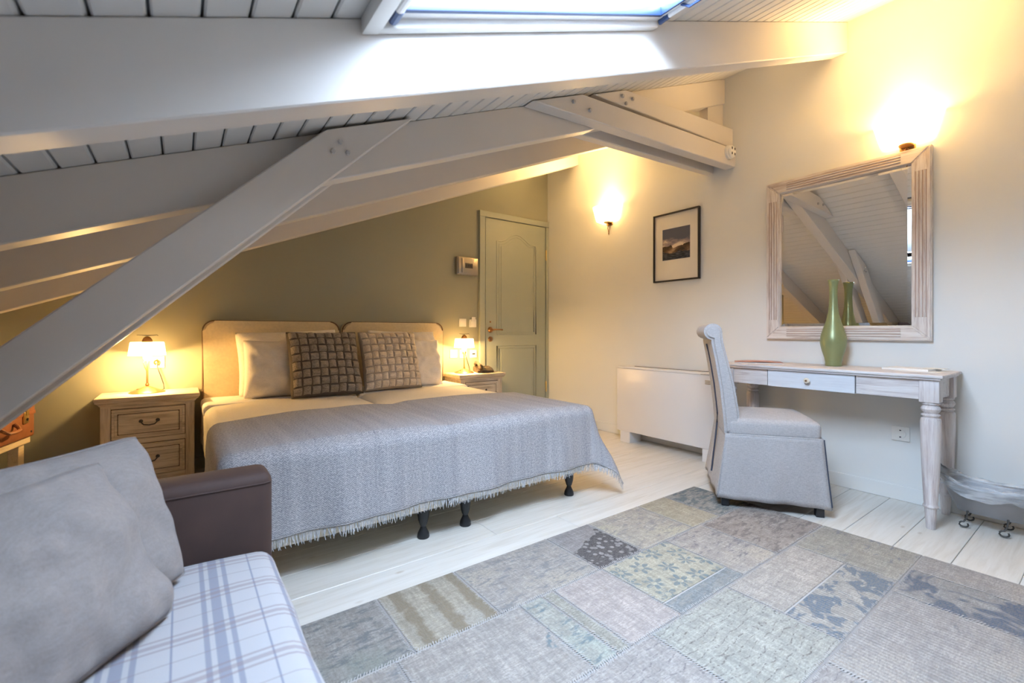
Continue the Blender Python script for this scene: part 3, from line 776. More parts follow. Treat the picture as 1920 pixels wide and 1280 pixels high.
woven('grey brown basket-woven square cushion standing on the left bed', (.822, 3.345, .735), (1, .02, .0), (-.04, .42, 1), M['weaveA'], 11)
woven('beige basket-woven square cushion standing on the right bed', (1.318, 3.40, .735), (1, .03, .0), (.05, .36, 1), M['weaveB'], 12, S=.47)

# ------------------------------------------------------------ nightstands
def nightstand():
    t = thing('nightstand', '', 'nightstand')
    W_, D_, Hh = .45, .31, .57
    def b(*a, bev=.003, seg=2): return B(*a, bev=bev, seg=seg)
    mk('top', b(-.252, .252, -.185, .155, .548, .570, bev=.006), M['stand'], t, smooth=40)
    bm = bmesh.new()
    prof = [(0, .548), (.0, .541), (-.006, .537), (-.014, .530), (-.017, .522), (-.022, .520), (-.022, .510)]
    for k in range(len(prof)-1):
        o0, z0 = prof[k]; o1, z1 = prof[k+1]
        def ring(o_, z_): return [(-.247-o_*1, -.180-o_, z_), (.247+o_, -.180-o_, z_), (.247+o_, .155, z_), (-.247-o_, .155, z_)]
        A = [bm.verts.new(p) for p in ring(o0, z0)]; C_ = [bm.verts.new(p) for p in ring(o1, z1)]
        for i in range(4): bm.faces.new((A[i], A[(i+1) % 4], C_[(i+1) % 4], C_[i]))
    mk('cornice_moulding', bm, M['stand'], t)
    mk('body', b(-.225, .225, -.150, .155, .03, .515), M['standv'], t)
    for s in (-1, 1):
        x0, x1 = (-.225, -.178) if s < 0 else (.178, .225)
        mk('stile', b(x0, x1, -.157, -.149, .0, .515), M['standv'], t)
    for z0, z1 in ((.500, .516), (.284, .314), (.03, .085)):
        mk('rail', b(-.178, .178, -.157, -.149, z0, z1, bev=.002), M['stand'], t)
    mk('drawer_gap_shade', B(-.178, .178, -.1525, -.149, .086, .500), M['recess'], t)  # dark sheet standing in for shade in the gaps around the drawers
    for z0, z1 in ((.318, .496), (.089, .280)):
        d = mk('drawer', b(-.175, .175, -.160, -.148, z0, z1, bev=.003), M['stand'], t)
        for (x0, x1, a0, a1) in ((-.175, .175, z1-.014, z1), (-.175, .175, z0, z0+.014), (-.175, -.161, z0+.014, z1-.014), (.161, .175, z0+.014, z1-.014)):
            mk('drawer_moulding', b(x0, x1, -.166, -.158, a0, a1, bev=.003), M['stand'], d)
        mk('panel_groove', B(-.1485, .1485, -.1612, -.158, z0+.0265, z1-.0265), M['recess'], d)
        mk('drawer_panel', b(-.145, .145, -.165, -.158, z0+.03, z1-.03, bev=.006), M['stand'], d)
        zc = (z0+z1)/2+.012
        h = mk('handle', tube(bmesh.new(), [(-.04, -.172, zc), (-.036, -.184, zc-.008), (-.026, -.187, zc-.02), (0, -.188, zc-.024), (.026, -.187, zc-.02), (.036, -.184, zc-.008), (.04, -.172, zc)], .0035, 8), M['iron'], d, smooth=True)
        bm = bmesh.new()
        for s in (-.04, .04): lathe(bm, [(.0095, -.164), (.0105, -.168), (.006, -.174), (0, -.176)], (s, 0, zc), 12, 'y')
        mk('handle_rosettes', bm, M['iron'], d, smooth=True)
    mk('plinth', b(-.232, .232, -.164, .155, 0, .035, bev=.006), M['standv'], t)
    return t
ns = nightstand(); ns.location = (-.153, 3.69, 0)
ns['label'] = 'limed wood nightstand with two drawers left of the beds'; ns['group'] = 'bedside nightstands'
ns2 = copy_tree(ns); ns2.location = (2.243, 3.69, 0); ns2['label'] = 'limed wood nightstand between the beds and the sage door'

# bedside lamps
def lamp():
    t = thing('table_lamp', '', 'lamp')
    mk('base', lathe(bmesh.new(), [(.092, 0), (.093, .004), (.085, .009), (.055, .020), (.025, .034), (.012, .040), (0, .041)], n=36), M['bronze'], t, smooth=True)
    mk('stem', lathe(bmesh.new(), [(.006, .038), (.010, .046), (.011, .052), (.006, .060), (.0055, .17), (.0055, .235)], (0, .0, 0), 12), M['bronze'], t, smooth=True)
    mk('stem_hook', tube(bmesh.new(), [(.0, 0, .13), (-.012, -.006, .16), (-.018, -.01, .19), (-.012, -.01, .215), (0, 0, .235)], .0028, 6), M['bronze'], t, smooth=True)
    sh = mk('shade', lathe(bmesh.new(), [(.020, .322), (.084, .322), (.087, .318), (.098, .235), (.0955, .235), (.0845, .316), (.020, .318)], n=40), M['lampshade'], t, smooth=40)
    mk('bulb', lathe(bmesh.new(), [(0, .200), (.012, .203), (.021, .216), (.023, .230), (.018, .248), (.012, .265), (.012, .30)], n=20), M['bulb'], t, smooth=True)
    mk('cap', lathe(bmesh.new(), [(.028, .320), (.027, .332), (.020, .347), (.010, .356), (0, .358)], n=24), M['bronze'], t, smooth=True)
    mk('finial_bar', tube(bmesh.new(), [(-.052, 0, .3665), (-.02, 0, .364), (0, 0, .363), (.03, 0, .364), (.05, 0, .366), (.055, 0, .360)], [.002, .003, .0035, .003, .0025, .002], 8), M['iron'], t, smooth=True)
    mk('switch_knob', lathe(bmesh.new(), [(0, .012), (.008, .014), (.008, .026), (0, .028)], (-.045, -.01, .0), 10), M['bronze'], t, smooth=True)
    l = bpy.data.lights.new('lamp_light', 'POINT'); l.energy = LAMP_W; l.color = WARM; l.shadow_soft_size = .02
    lo = bpy.data.objects.new('lamp_light', l); COL.objects.link(lo); lo.location = (0, -.03, .212); lo.parent = t
    l2 = bpy.data.lights.new('lamp_light_upper', 'POINT'); l2.energy = LAMP_W*.25; l2.color = WARM; l2.shadow_soft_size = .05
    return t
lp = lamp(); lp.location = (-.172, 3.715, .5705); lp['label'] = 'bronze bedside lamp with lit opal shade on the left nightstand'; lp['group'] = 'bedside lamps'
lp2 = copy_tree(lp); lp2.location = (2.160, 3.715, .5705); lp2['label'] = 'bronze bedside lamp with lit opal shade on the right nightstand'
def cord(px, lx, lab):
    t = thing('plug', lab, 'plug', (px, WY-.011, .754))
    mk('plug_body', lathe(bmesh.new(), [(.018, 0), (.018, -.016), (.012, -.03), (.008, -.036), (0, -.037)], n=16, ax='y'), M['bronze'], t, smooth=True)
    mk('cord', tube(bmesh.new(), [(0, -.032, -.004), (.004, -.036, -.03), (.022, -.04, -.09), (.036, -.045, -.14), (.04, -.055, -.175), (lx-px+.06, -.07, -.181)], .0032, 8), M['dark'], t, smooth=True)
cord(-.128, -.172, 'brown plug and lead in the socket behind the left bedside lamp')
cord(2.226, 2.160, 'brown plug and lead in the socket behind the right bedside lamp')

# telephone
tp = thing('telephone', 'dark brown desk telephone on the right nightstand', 'telephone', (2.345, 3.66, .5705), radians(-18))
bm = prism(bmesh.new(), [(-.095, 0), (.095, 0), (.095, .020), (.02, .042), (-.08, .055), (-.095, .045)], -.085, .075, 'x')
bmesh.ops.bevel(bm, geom=bm.edges[:], offset=.006, segments=2, affect='EDGES')
for v in bm.verts: v.co = Vector((v.co.x, -v.co.y, v.co.z))
mk('phone_base', bm, M['phone'], tp, smooth=40)
bm = tube(bmesh.new(), [(-.055, .10, .065), (-.055, .085, .078), (-.055, .03, .086), (-.055, -.03, .078), (-.055, -.085, .058), (-.055, -.105, .038)], [.020, .024, .014, .014, .024, .018], 10)
mk('handset', bm, M['phone'], tp, smooth=True)
bm = bmesh.new()
for i in range(3):
    for j in range(4): 
        zz = .046-.0185*j*.45; box(bm, .0+i*.02, .014+i*.02, .0-.022*j, .014-.022*j, zz-.01, zz+.002)
mk('keypad', bm, M['key'], tp, kind='stuff')
mk('phone_cord', tube(bmesh.new(), [(-.03+.02*math.sin(k*.5), -.10-.008*math.cos(k*1.1), .006+.002*math.sin(k*2)) for k in range(24)], .004, 6), M['phone'], tp, smooth=True)

# ------------------------------------------------------------ sconces
def sconce():
    t = thing('wall_sconce', '', 'lamp')
    rows = [(0, .0, .0), (.05, .05, .0), (.098, .098, .002), (.116, .112, .010), (.128, .122, .05), (.140, .130, .10), (.152, .140, .145), (.149, .136, .146), (.136, .126, .10), (.124, .118, .05), (.110, .106, .016)]
    bm = bmesh.new(); n = 28; rings = []
    for hw, dp, z in rows:
        ring = []
        for i in range(n+1):
            a = PI*i/n; c, s = math.cos(a), math.sin(a)
            e = .62
            yy = hw*math.copysign(abs(c)**e, c); xx = -dp*abs(s)**.75
            ring.append(bm.verts.new((xx, yy, z)))
        rings.append(ring)
    for a, b in zip(rings[1:], rings[2:]):
        for i in range(n): bm.faces.new((a[i], a[i+1], b[i+1], b[i]))
    for i in range(n): pass
    bm.faces.new(rings[1])
    for v in bm.verts: v.co.x -= .004
    mk('shade', bm, M['shade'], t, smooth=50)
    mk('backplate', B(-.012, 0, -.035, .035, -.03, .09, bev=.004), M['bronze'], t)
    mk('bracket', lathe(bmesh.new(), [(0, -.012), (.04, -.010), (.042, -.004), (.035, -.001)], (-.035, 0, 0), 20, 'z', .8), M['red'], t, smooth=True)
    bm = bmesh.new()
    for s in (-1, 1): tube(bm, [(-.02, 0, -.012), (-.02, s*.011, -.035), (-.02, s*.012, -.055), (-.02, s*.006, -.08), (-.02, 0, -.10)], .0032, 6)
    lathe(bm, [(0, -.125), (.003, -.12), (.006, -.105), (.003, -.095), (0, -.09)], (-.02, 0, 0), 10)
    mk('finial', bm, M['bronze'], t, smooth=True)
    mk('bulb', lathe(bmesh.new(), [(0, .022), (.014, .026), (.018, .05), (.014, .085), (0, .095)], (-.065, 0, 0), 14), M['bulb'], t, smooth=True)
    l = bpy.data.lights.new('sconce_light', 'POINT'); l.energy = SCONCE_W; l.color = WARM; l.shadow_soft_size = .05
    lo = bpy.data.objects.new('sconce_light', l); COL.objects.link(lo); lo.location = (-.085, 0, .12); lo.parent = t
    l = bpy.data.lights.new('sconce_added_spot', 'SPOT'); l.energy = SCONCE_UP; l.color = WARM; l.shadow_soft_size = .04; l.spot_size = math.radians(150); l.spot_blend = 1.0  # added spot, aimed off the wall to warm the room without a hot patch
    lo = bpy.data.objects.new('sconce_added_spot', l); COL.objects.link(lo); lo.location = (-.07, 0, .125); lo.parent = t
    lo.rotation_euler = Vector((-1.0, 0, .95)).to_track_quat('-Z', 'Y').to_euler()
    return t
s1 = sconce(); s1.location = (WX, .742, 2.005); s1['label'] = 'lit opal glass wall light directly above the large mirror'; s1['group'] = 'opal wall lights'
s2 = copy_tree(s1); s2.location = (WX, 2.935, 2.000); s2['label'] = 'lit opal glass wall light between the corner door and the framed picture'

# ------------------------------------------------------------ picture
L0 = (WX, 2.216, 1.66)
pc = thing('framed_picture', 'small black framed seascape photograph with cream mount on the pale wall', 'picture', L0)
y0, y1, z0, z1 = 2.002, 2.430, 1.376, 1.948; fw = .012
for b in ((WX-.026, WX-.001, y0, y1, z1-fw, z1), (WX-.026, WX-.001, y0, y1, z0, z0+fw), (WX-.026, WX-.001, y0, y0+fw, z0+fw, z1-fw), (WX-.026, WX-.001, y1-fw, y1, z0+fw, z1-fw)):
    mk('frame_bar', B(*b, bev=.0015), M['blackframe'], pc, off=L0)
mk('mount', B(WX-.012, WX-.002, y0+fw, y1-fw, z0+fw, z1-fw), M['mat'], pc, off=L0)
ph = mk('print', B(-.0135, -.0115, -.128, .128, -.13, .13), M['photo'], pc); ph.location = (0, 0, .026)

# ------------------------------------------------------------ mirror
L0 = (WX, 1.06, 1.44)
mr = thing('wall_mirror', 'large square mirror in a fluted limed wood frame above the desk', 'mirror', L0)
y0, y1, z0, z1 = .635, 1.490, .908, 1.972; fy, fz = .084, .083
def mitre(side):
    xa = WX-.040
    iy0, iy1, iz0, iz1 = y0+fy, y1-fy, z0+fz, z1-fz
    q = {'t': [(y0, z1), (y1, z1), (iy1, iz1), (iy0, iz1)], 'b': [(y0, z0), (y1, z0), (iy1, iz0), (iy0, iz0)],
         'l': [(y0, z0), (y0, z1), (iy0, iz1), (iy0, iz0)], 'r': [(y1, z0), (y1, z1), (iy1, iz1), (iy1, iz0)]}[side]
    bm = prism(bmesh.new(), q, xa, WX-.003, 'x'); bmesh.ops.recalc_face_normals(bm, faces=bm.faces)
    bmesh.ops.bevel(bm, geom=[e for e in bm.edges if e.verts[0].co.x < xa+.001 and e.verts[1].co.x < xa+.001], offset=.006, segments=3, affect='EDGES')
    return bm
for sd_ in 'tblr':
    bar = mk('frame_rail' if sd_ in 'tb' else 'frame_stile', mitre(sd_), M['frameh'] if sd_ in 'tb' else M['framev'], mr, off=L0, smooth=30)
    for k in range(7):
        o_ = .021+.0075*k
        if sd_ in 'tb':
            zc = (z1-o_) if sd_ == 't' else (z0+o_)
            bm = tube(bmesh.new(), [(WX-.040, y0+.13, zc), (WX-.040, y1-.13, zc)], .0036, 8) if k % 2 else B(WX-.0408, WX-.038, y0+.13, y1-.13, zc-.0018, zc+.0018)
        else:
            yc = (y0+o_) if sd_ == 'l' else (y1-o_)
            bm = tube(bmesh.new(), [(WX-.040, yc, z0+.13), (WX-.040, yc, z1-.13)], .0036, 8) if k % 2 else B(WX-.0408, WX-.038, yc-.0018, yc+.0018, z0+.13, z1-.13)
        mk('flute_bead' if k % 2 else 'flute_groove', bm, (M['frameh'] if sd_ in 'tb' else M['framev']) if k % 2 else M['flute'], bar, off=L0, smooth=True)
iy0, iy1, iz0, iz1 = y0+fy-.002, y1-fy+.002, z0+fz-.002, z1-fz+.002
bm = bmesh.new(); bw = .022
A = [bm.verts.new(p) for p in ((WX-.020, iy0, iz0), (WX-.020, iy1, iz0), (WX-.020, iy1, iz1), (WX-.020, iy0, iz1))]
C_ = [bm.verts.new(p) for p in ((WX-.0225, iy0+bw, iz0+bw), (WX-.0225, iy1-bw, iz0+bw), (WX-.0225, iy1-bw, iz1-bw), (WX-.0225, iy0+bw, iz1-bw))]
for i in range(4): bm.faces.new((A[i], A[(i+1) % 4], C_[(i+1) % 4], C_[i]))
bm.faces.new(C_)
mk('mirror_glass', bm, M['mirror'], mr, off=L0)

# ------------------------------------------------------------ desk
L0 = (3.09, 1.07, 0)
dk = thing('console_desk', 'whitewashed wooden console desk with turned legs under the mirror', 'desk', L0)
TX0, TX1, TY0, TY1, TZ = 2.885, 3.293, .520, 1.625, .752
bm = bmesh.new(); box(bm, TX0, TX1, TY0, TY1, TZ-.016, TZ, bev=.005, seg=2); box(bm, TX0+.010, TX1-.002, TY0+.010, TY1-.010, TZ-.026, TZ-.014, bev=.004, seg=2)
mk('desk_top', bm, M['deskh'], dk, off=L0, smooth=40)
AX = 2.912; za, zb = .628, .7265
for a, b in ((TY0+.092, .868), (1.322, TY1-.092)):
    mk('apron_panel', B(AX+.004, AX+.024, a, b, za, zb, bev=.002), M['deskh'], dk, off=L0)
mk('apron_back', B(3.265, 3.283, TY0+.05, TY1-.05, za, zb), M['deskh'], dk, off=L0)
for yy in (TY0+.034, TY1-.054): mk('apron_side', B(AX+.06, 3.24, yy, yy+.02, za, zb), M['deskh'], dk, off=L0)
dw = mk('drawer', B(AX, AX+.32, .873, 1.317, za-.002, zb-.002, bev=.002), M['drawerf'], dk, off=L0, label='pale blue grey drawer front')
kn = mk('knob', lathe(bmesh.new(), [(.007, .0), (.007, -.010), (.015, -.018), (.0165, -.024), (.013, -.030), (0, -.032)], (AX, 1.095, .678), 20, 'x'), M['glaze'], dw, off=L0, smooth=True)
mk('knob_centre', lathe(bmesh.new(), [(.006, -.030), (.005, -.035), (0, -.036)], (AX, 1.095, .678), 12, 'x'), M['bronze'], dw, off=L0, smooth=True)
leg_prof = [(.0165, 0), (.0175, .003), (.0235, .098), (.024, .102), (.030, .106), (.031, .112), (.027, .118), (.026, .124), (.033, .26), (.038, .42), (.0395, .525), (.036, .538), (.029, .541), (.031, .547), (.036, .551), (.036, .556), (.026, .562), (.034, .572), (.038, .583), (.034, .594), (.026, .602), (.034, .606), (.036, .612), (.030, .618)]
for lx in (2.948, 3.247):
    for ly in (.575, 1.570):
        bm = lathe(bmesh.new(), leg_prof, (lx, ly, 0), 24); box(bm, lx-.0375, lx+.0375, ly-.0375, ly+.0375, .616, zb, bev=.003)
        mk('leg', bm, M['deskv'], dk, off=L0, smooth=35)

# vase
vs = mk('vase', lathe(bmesh.new(), [(0, 0), (.040, 0), (.0425, .004), (.041, .02), (.046, .05), (.058, .09), (.0665, .13), (.0680, .155), (.064, .185), (.052, .225), (.038, .27), (.0275, .32), (.0225, .37), (.0205, .42), (.0215, .47), (.0265, .505), (.0295, .518), (.027, .518), (.019, .47), (.018, .40)], n=40), M['vase'], None, smooth='all')
vs.location = (3.165, 1.055, TZ); tag(vs, 'tall slender green glass vase standing on the desk before the mirror', 'vase')
# magazine, papers
t = thing('magazine', 'magazine with a reddish cover lying at the left end of the desk', 'magazine', (3.12, 1.475, TZ), radians(28))
bm = grid(2, 14, lambda u, v: Vector((-.105+.21*u, -.14+.28*v, .0045+.006*math.sin(PI*v)))); o = mk('cover', bm, M['cover'], t, smooth='all'); mo = o.modifiers.new('t', 'SOLIDIFY'); mo.thickness = .001
mk('pages', B(-.104, .104, -.139, .139, .0005, .004), M['paper'], t)
t = thing('papers', 'white booklet and papers at the right end of the desk against the wall', 'papers', (3.165, .70, TZ), radians(-8))
mk('booklet', B(-.07, .09, -.10, .10, .0005, .012, bev=.002), M['paper'], t); mk('sheet', B(-.11, .03, -.145, .03, .0, .0012), M['paper'], t)
mk('card', B(.0, .06, -.14, -.05, .013, .015), M['mat'], t)

# ------------------------------------------------------------ fan coil heater
L0 = (3.20, 2.21, 0)
hc = thing('fan_coil_heater', 'low white fan coil heater cabinet against the pale wall behind the chair', 'heater', L0)
hy0, hy1, hx = 1.755, 2.672, 3.10
mk('casing', B(hx, WX-.016, hy0, hy1, .098, .640, bev=.004), M['whitemetal'], hc, off=L0, smooth=40)
mk('top_panel', B(hx-.002, WX-.016, hy0-.002, hy1+.002, .641, .655, bev=.003), M['whitemetal'], hc, off=L0)
gr = mk('air_grille', B(hx+.09, WX-.03, hy0+.12, hy1-.12, .6545, .659, bev=.001), plain('grille_shadow', (.16, .14, .12), .7), hc, off=L0)
for k in range(5): mk('grille_bar', B(hx+.098+k*.02, hx+.103+k*.02, hy0+.12, hy1-.12, .6575, .663), M['whitemetal'], gr, off=L0)
mk('control_flap', B(hx-.003, hx+.02, hy0+.02, hy0+.12, .6425, .6445), M['dark'], hc, off=L0)
bm = bmesh.new()
for k in range(3): box(bm, hx-.004, hx+.001, hy0+.045, hy0+.085, .575+k*.011, .580+k*.011)
mk('badge', bm, M['steel'], hc, off=L0)
for a, b in ((hy0+.01, hy0+.115), (hy1-.135, hy1-.03)): mk('foot', B(hx+.008, WX-.05, a, b, 0, .099, bev=.003), M['whitemetal'], hc, off=L0)

# ------------------------------------------------------------ chair (front faces local -y)
ch = thing('slipcovered_chair', 'grey linen slipcovered dining chair with rolled back drawn up to the desk', 'chair', (2.715, 1.262, 0), radians(36.9))
def loft(rings, close=True):
    bm = bmesh.new(); V = [[bm.verts.new(p) for p in r] for r in rings]
    n = len(V[0])
    for a, b in zip(V, V[1:]):
        for i in range(n): bm.faces.new((a[i], a[(i+1) % n], b[(i+1) % n], b[i]))
    return bm, V
def rrect(hx, y0, y1, z, r=.03, n=5):
    pts = []
    for cx, cy, a0 in ((hx-r, y1-r, 0), (-hx+r, y1-r, PI/2), (-hx+r, y0+r, PI), (hx-r, y0+r, 1.5*PI)):
        for k in range(n+1):
            a = a0+k/n*PI/2; pts.append((cx+r*math.cos(a), cy+r*math.sin(a), z))
    return pts
# seat
bm = bmesh.new(); box(bm, -.226, .226, -.235, .215, .385, .485, bev=.028, seg=4)
bmesh.ops.subdivide_edges(bm, edges=[e for e in bm.edges if e.calc_length() > .15], cuts=8, use_grid_fill=True)
for v in bm.verts:
    if v.co.z > .47: v.co.z += .022*max(0, 1-(v.co.x/.226)**2)*max(0, 1-((v.co.y)/.235)**4)
mk('seat', bm, M['slip'], ch, smooth='all')
mk('seat_welt', tube(bmesh.new(), [Vector(p) for p in rrect(.229, -.238, .225, .400)]+[Vector(rrect(.229, -.238, .225, .400)[0])], .0028, 6), M['slip'], ch, smooth=True)
# skirt panels
def skirt_panel(kind):
    z1, z0 = .405, .052
    def f(u, v):
        zz = z1+(z0-z1)*v; fl_ = v**1.1
        hw = .228+.030*fl_; yf = -.237-.028*fl_; yb_ = .222+.050*fl_
        wv = (.006*math.sin(u*9+kind)+.006*math.sin(u*21+kind*2))*v
        e = .0
        if kind == 0: p = (-hw+wv, yf+(yb_-yf)*u, zz)
        elif kind == 1: p = (hw+wv, yf+(yb_-yf)*u, zz)
        elif kind == 2: p = (-hw+.004+(2*hw-.008)*u, yf+wv*.6-.004*v, zz)
        else: p = (-hw+2*hw*u, yb_+wv*.5, zz)
        zlift = (.005*math.sin(u*5+kind)+(.018*(u-.3) if kind < 2 else (.016 if kind == 3 else -.006)))*v
        return Vector((p[0], p[1], p[2]+zlift))
    return grid(26, 14, f)
for k in range(4):
    o = mk('skirt_panel', skirt_panel(k), M['slip'], ch, smooth='all'); s_ = o.modifiers.new('t', 'SOLIDIFY'); s_.thickness = .004; s_.offset = 0
mk('corner_slit', tube(bmesh.new(), [(-.228, -.240, .40), (-.243, -.253, .22), (-.2575, -.266, .065)], .0035, 6), M['zip'], ch, smooth=True)
# back with rolled top
bp = [(.205, .40), (.150, .46), (.154, .52), (.176, .66), (.208, .80), (.233, .90), (.238, .945)]
for k in range(13):
    a = PI - k/12*1.45*PI
    bp.append((.285+.047*math.cos(a), .958+.045*math.sin(a)))
bp += [(.292, .895), (.274, .80), (.250, .65), (.234, .50), (.226, .40)]
bm = prism(bmesh.new(), bp, -.222, .222, 'x')
bmesh.ops.recalc_face_normals(bm, faces=bm.faces)
bmesh.ops.bevel(bm, geom=[e for e in bm.edges if abs(e.verts[0].co.x-e.verts[1].co.x) < 1e-5], offset=.014, segments=3, affect='EDGES')
mk('backrest', bm, M['slip'], ch, smooth=50)
zp = [(.004*math.sin(k*1.2)+.0, y_, z_) for k, (y_, z_) in enumerate([(.296, .885), (.284, .84), (.273, .78), (.264, .72), (.255, .66), (.248, .60), (.240, .54), (.235, .48), (.238, .42), (.246, .34), (.257, .24), (.268, .13)])]
mk('zip', tube(bmesh.new(), zp, .005, 6), M['zip'], ch, smooth=True)
for lx in (-.215, .215):
    for ly in (-.222, .226):
        bm = bmesh.new(); box(bm, lx-.019, lx+.019, ly-.019, ly+.019, .0115 if (lx < 0 and ly > 0) else .0, .17, bev=.003)
        mk('leg', bm, M['blackwood'], ch)

# ------------------------------------------------------------ sofa
SX0, SX1, SYI, SZ = -.62, .205, 1.400, .378
L0 = (-.2, .4, 0)
sf = thing('sofa', 'brown suede sofa bed with white plaid seat cover in the left foreground', 'sofa', L0)
mk('sofa_base', B(SX0, SX1-.03, -.75, SYI, .04, .24, bev=.01), M['suede'], sf, off=L0)
bm = bmesh.new(); box(bm, SX0+.12, SX1, -.74, SYI-.006, .17, SZ, bev=.045, seg=5)
bmesh.ops.subdivide_edges(bm, edges=[e for e in bm.edges if e.calc_length() > .2], cuts=22, use_grid_fill=True)
for v in bm.verts:
    p = v.co
    if p.z > .34: p.z += .006*noise.noise(Vector((p.x*6, p.y*4, 0)))+.008*(1-((p.x+.15)/.36)**2)
    if p.x > .15: p.x += .008*noise.noise(Vector((2, p.y*5, p.z*5)))
mk('seat_cushion', bm, M['plaid'], sf, off=L0, smooth='all', label='white seat cover with blue grey and taupe plaid')
am = mk('arm', B(SX0, SX1+.002, SYI, SYI+.135, .03, .572, bev=.028, seg=4), M['suede'], sf, off=L0, smooth=40)
mk('arm_seam', tube(bmesh.new(), [(SX0+.02, SYI-.0005, .545), (SX1-.02, SYI-.0005, .545), (SX1-.003, SYI+.008, .545)], .0022, 6), M['suede'], am, off=L0, smooth=True)
mk('sofa_back', B(SX0, SX0+.20, -.75, SYI, .2, .60, bev=.04, seg=4), M['suede'], sf, off=L0, smooth=40)
mk('arm', B(SX0, SX1, -.885, -.75, .03, .572, bev=.028, seg=4), M['suede'], sf, off=L0, smooth=40)
for a in (SX0+.06, SX1-.07):
    for b in (-.82, 1.47): mk('leg', B(a-.02, a+.02, b-.02, b+.02, 0, .045), M['blackwood'], sf, off=L0)

def sofa_cushion(lab, br_, a, up, S1, S2, seed):
    a = Vector(a).normalized(); up = Vector(up).normalized()
    o3 = Vector(br_)+a*(S1/2)+up*(S2/2)
    fn = cushion_fn(S1, S2, .125, .05, 2.4, seed, .012, .038)
    bm = cushion_mesh(fn, 40)
    t = thing('scatter_cushion', lab, 'cushion', o3, 0, 'grey scatter cushions on the sofa'); t.matrix_world = frame_mat(o3, -a, up)
    c = mk('cushion_body', bm, M['greycush'], t, smooth='all')
    # edge seam all round
    pts = [fn(k/30, 0, 1) for k in range(31)]+[fn(1, k/30, 1) for k in range(1, 31)]+[fn(1-k/30, 1, 1) for k in range(1, 31)]+[fn(0, 1-k/30, 1) for k in range(1, 31)]
    for p in pts: p.y = 0
    mk('edge_seam', tube(bmesh.new(), pts, .0025, 6), M['greycush'], t, smooth=True)
sofa_cushion('large grey linen cushion in front, nearest the camera on the sofa', (-.008, 1.150, .392), (-.61, -.79, 0), (-.365, .281, .887), .395, .345, 21)
sofa_cushion('grey linen cushion tucked behind the front one beside the brown arm', (.018, 1.290, .400), (-.70, -.71, 0), (-.30, .24, .90), .395, .345, 22)

# ------------------------------------------------------------ luggage bench and suitcase
dirv = Vector((.20, .98, 0)).normalized(); rz = math.atan2(-dirv.x, dirv.y)
far = Vector((-.68, 3.69, 0))
def bl(px, py):   # local (x to the right of bench face, y along) -> local coords origin at far face corner
    return px, py
bn = thing('luggage_bench', 'pale wooden bench under the diagonal brace holding the suitcase', 'bench', (far.x, far.y, 0), rz)
mk('bench_top', B(-.40, .0, -.72, -.02, .335, .369, bev=.004), M['pinelight'], bn)
for lx in (-.38, -.055):
    for ly in (-.69, -.115): mk('leg', B(lx, lx+.045, ly, ly+.055, 0, .336, bev=.003), M['pinelight'], bn)
su = thing('suitcase', 'old tan leather suitcase with brass latch lying on the pale bench', 'suitcase', (far.x, far.y, .3695), rz)
mk('suitcase_body', B(-.36, .012, -.56, -.005, .0, .135, bev=.012, seg=3), M['leather'], su, smooth=40)
mk('suitcase_lid', B(-.362, .014, -.562, -.003, .137, .190, bev=.012, seg=3), M['leather'], su, smooth=40)
mk('lid_strap', B(.010, .016, -.56, -.005, .126, .146, bev=.002), M['leather'], su)
for ly in (-.13, -.44):
    la = mk('latch', B(.012, .022, ly, ly+.045, .085, .150, bev=.004), M['brass'], su, smooth=40, label='brass latch')
    mk('latch_button', lathe(bmesh.new(), [(.008, .022), (.007, .027), (0, .028)], (0, ly+.022, .108), 12, 'x'), M['dark'], la, smooth=True)
    mk('latch_hasp', B(.020, .026, ly+.008, ly+.036, .130, .165, bev=.003), M['brass'], la)
mk('handle', tube(bmesh.new(), [(.014, -.345, .10), (.03, -.345, .085), (.045, -.33, .07), (.048, -.28, .066), (.045, -.23, .07), (.03, -.215, .085), (.014, -.215, .10)], .009, 8), M['leather'], su, smooth=True)
for cy in (-.045, -.52): mk('corner_stud', lathe(bmesh.new(), [(.006, .012), (.005, .016), (0, .017)], (0, cy, .03), 10, 'x'), M['dark'], su)

# ------------------------------------------------------------ waste tub
L0 = (3.155, .395, 0)
wt = thing('waste_tub', 'small zinc bathtub shaped waste bin on scrolled feet right of the desk', 'waste bin', L0)
def tub_ring(v):   # v 0 bottom .. 1 rim
    pts = []; n = 40
    for i in range(n):
        a = 2*PI*i/n; c, s = math.cos(a), math.sin(a)
        hy = .118+.084*v**.9; hxx = .052+.040*v
        yy = hy*math.copysign(abs(c)**.8, c); xx = hxx*math.copysign(abs(s)**.7, s)
        rim = .205+.075*abs(c)**2.5
        z = .075+(rim-.075)*v
        pts.append((xx, yy, z))
    return pts
bm, V = loft([tub_ring(k/10) for k in range(11)]); bm.faces.new(V[0][::-1])
o = mk('tub', bm, M['zinc'], wt, smooth=50); s_ = o.modifiers.new('t', 'SOLIDIFY'); s_.thickness = .003; s_.offset = -1
def lin_ring(v, off_, jit=0):
    r_ = tub_ring(v); return [Vector((p[0]*(1+off_*.35), p[1]*(1+off_*.12), p[2]+jit*noise.noise(Vector((p[0]*30, p[1]*14, v*5))))) for p in r_]
rings = []
for k in range(5): rings.append([p-Vector((0, 0, 0)) for p in lin_ring(.45+.13*k, -.15, .01)])
rings.append([p+Vector((0, 0, .012)) for p in lin_ring(1, 0, .018)])
for k in range(5):
    v = 1-.07*k
    rings.append([p+Vector((.002*math.sin(i*2.3)*k, 0, .004-.004*k+.006*math.sin(i*1.7+k))) for i, p in enumerate(lin_ring(v, .12+.03*k, .02))])
bm, V = loft(rings); mk('bin_liner', bm, M['liner'], wt, smooth='all', label='clear crumpled plastic bag over the rim')
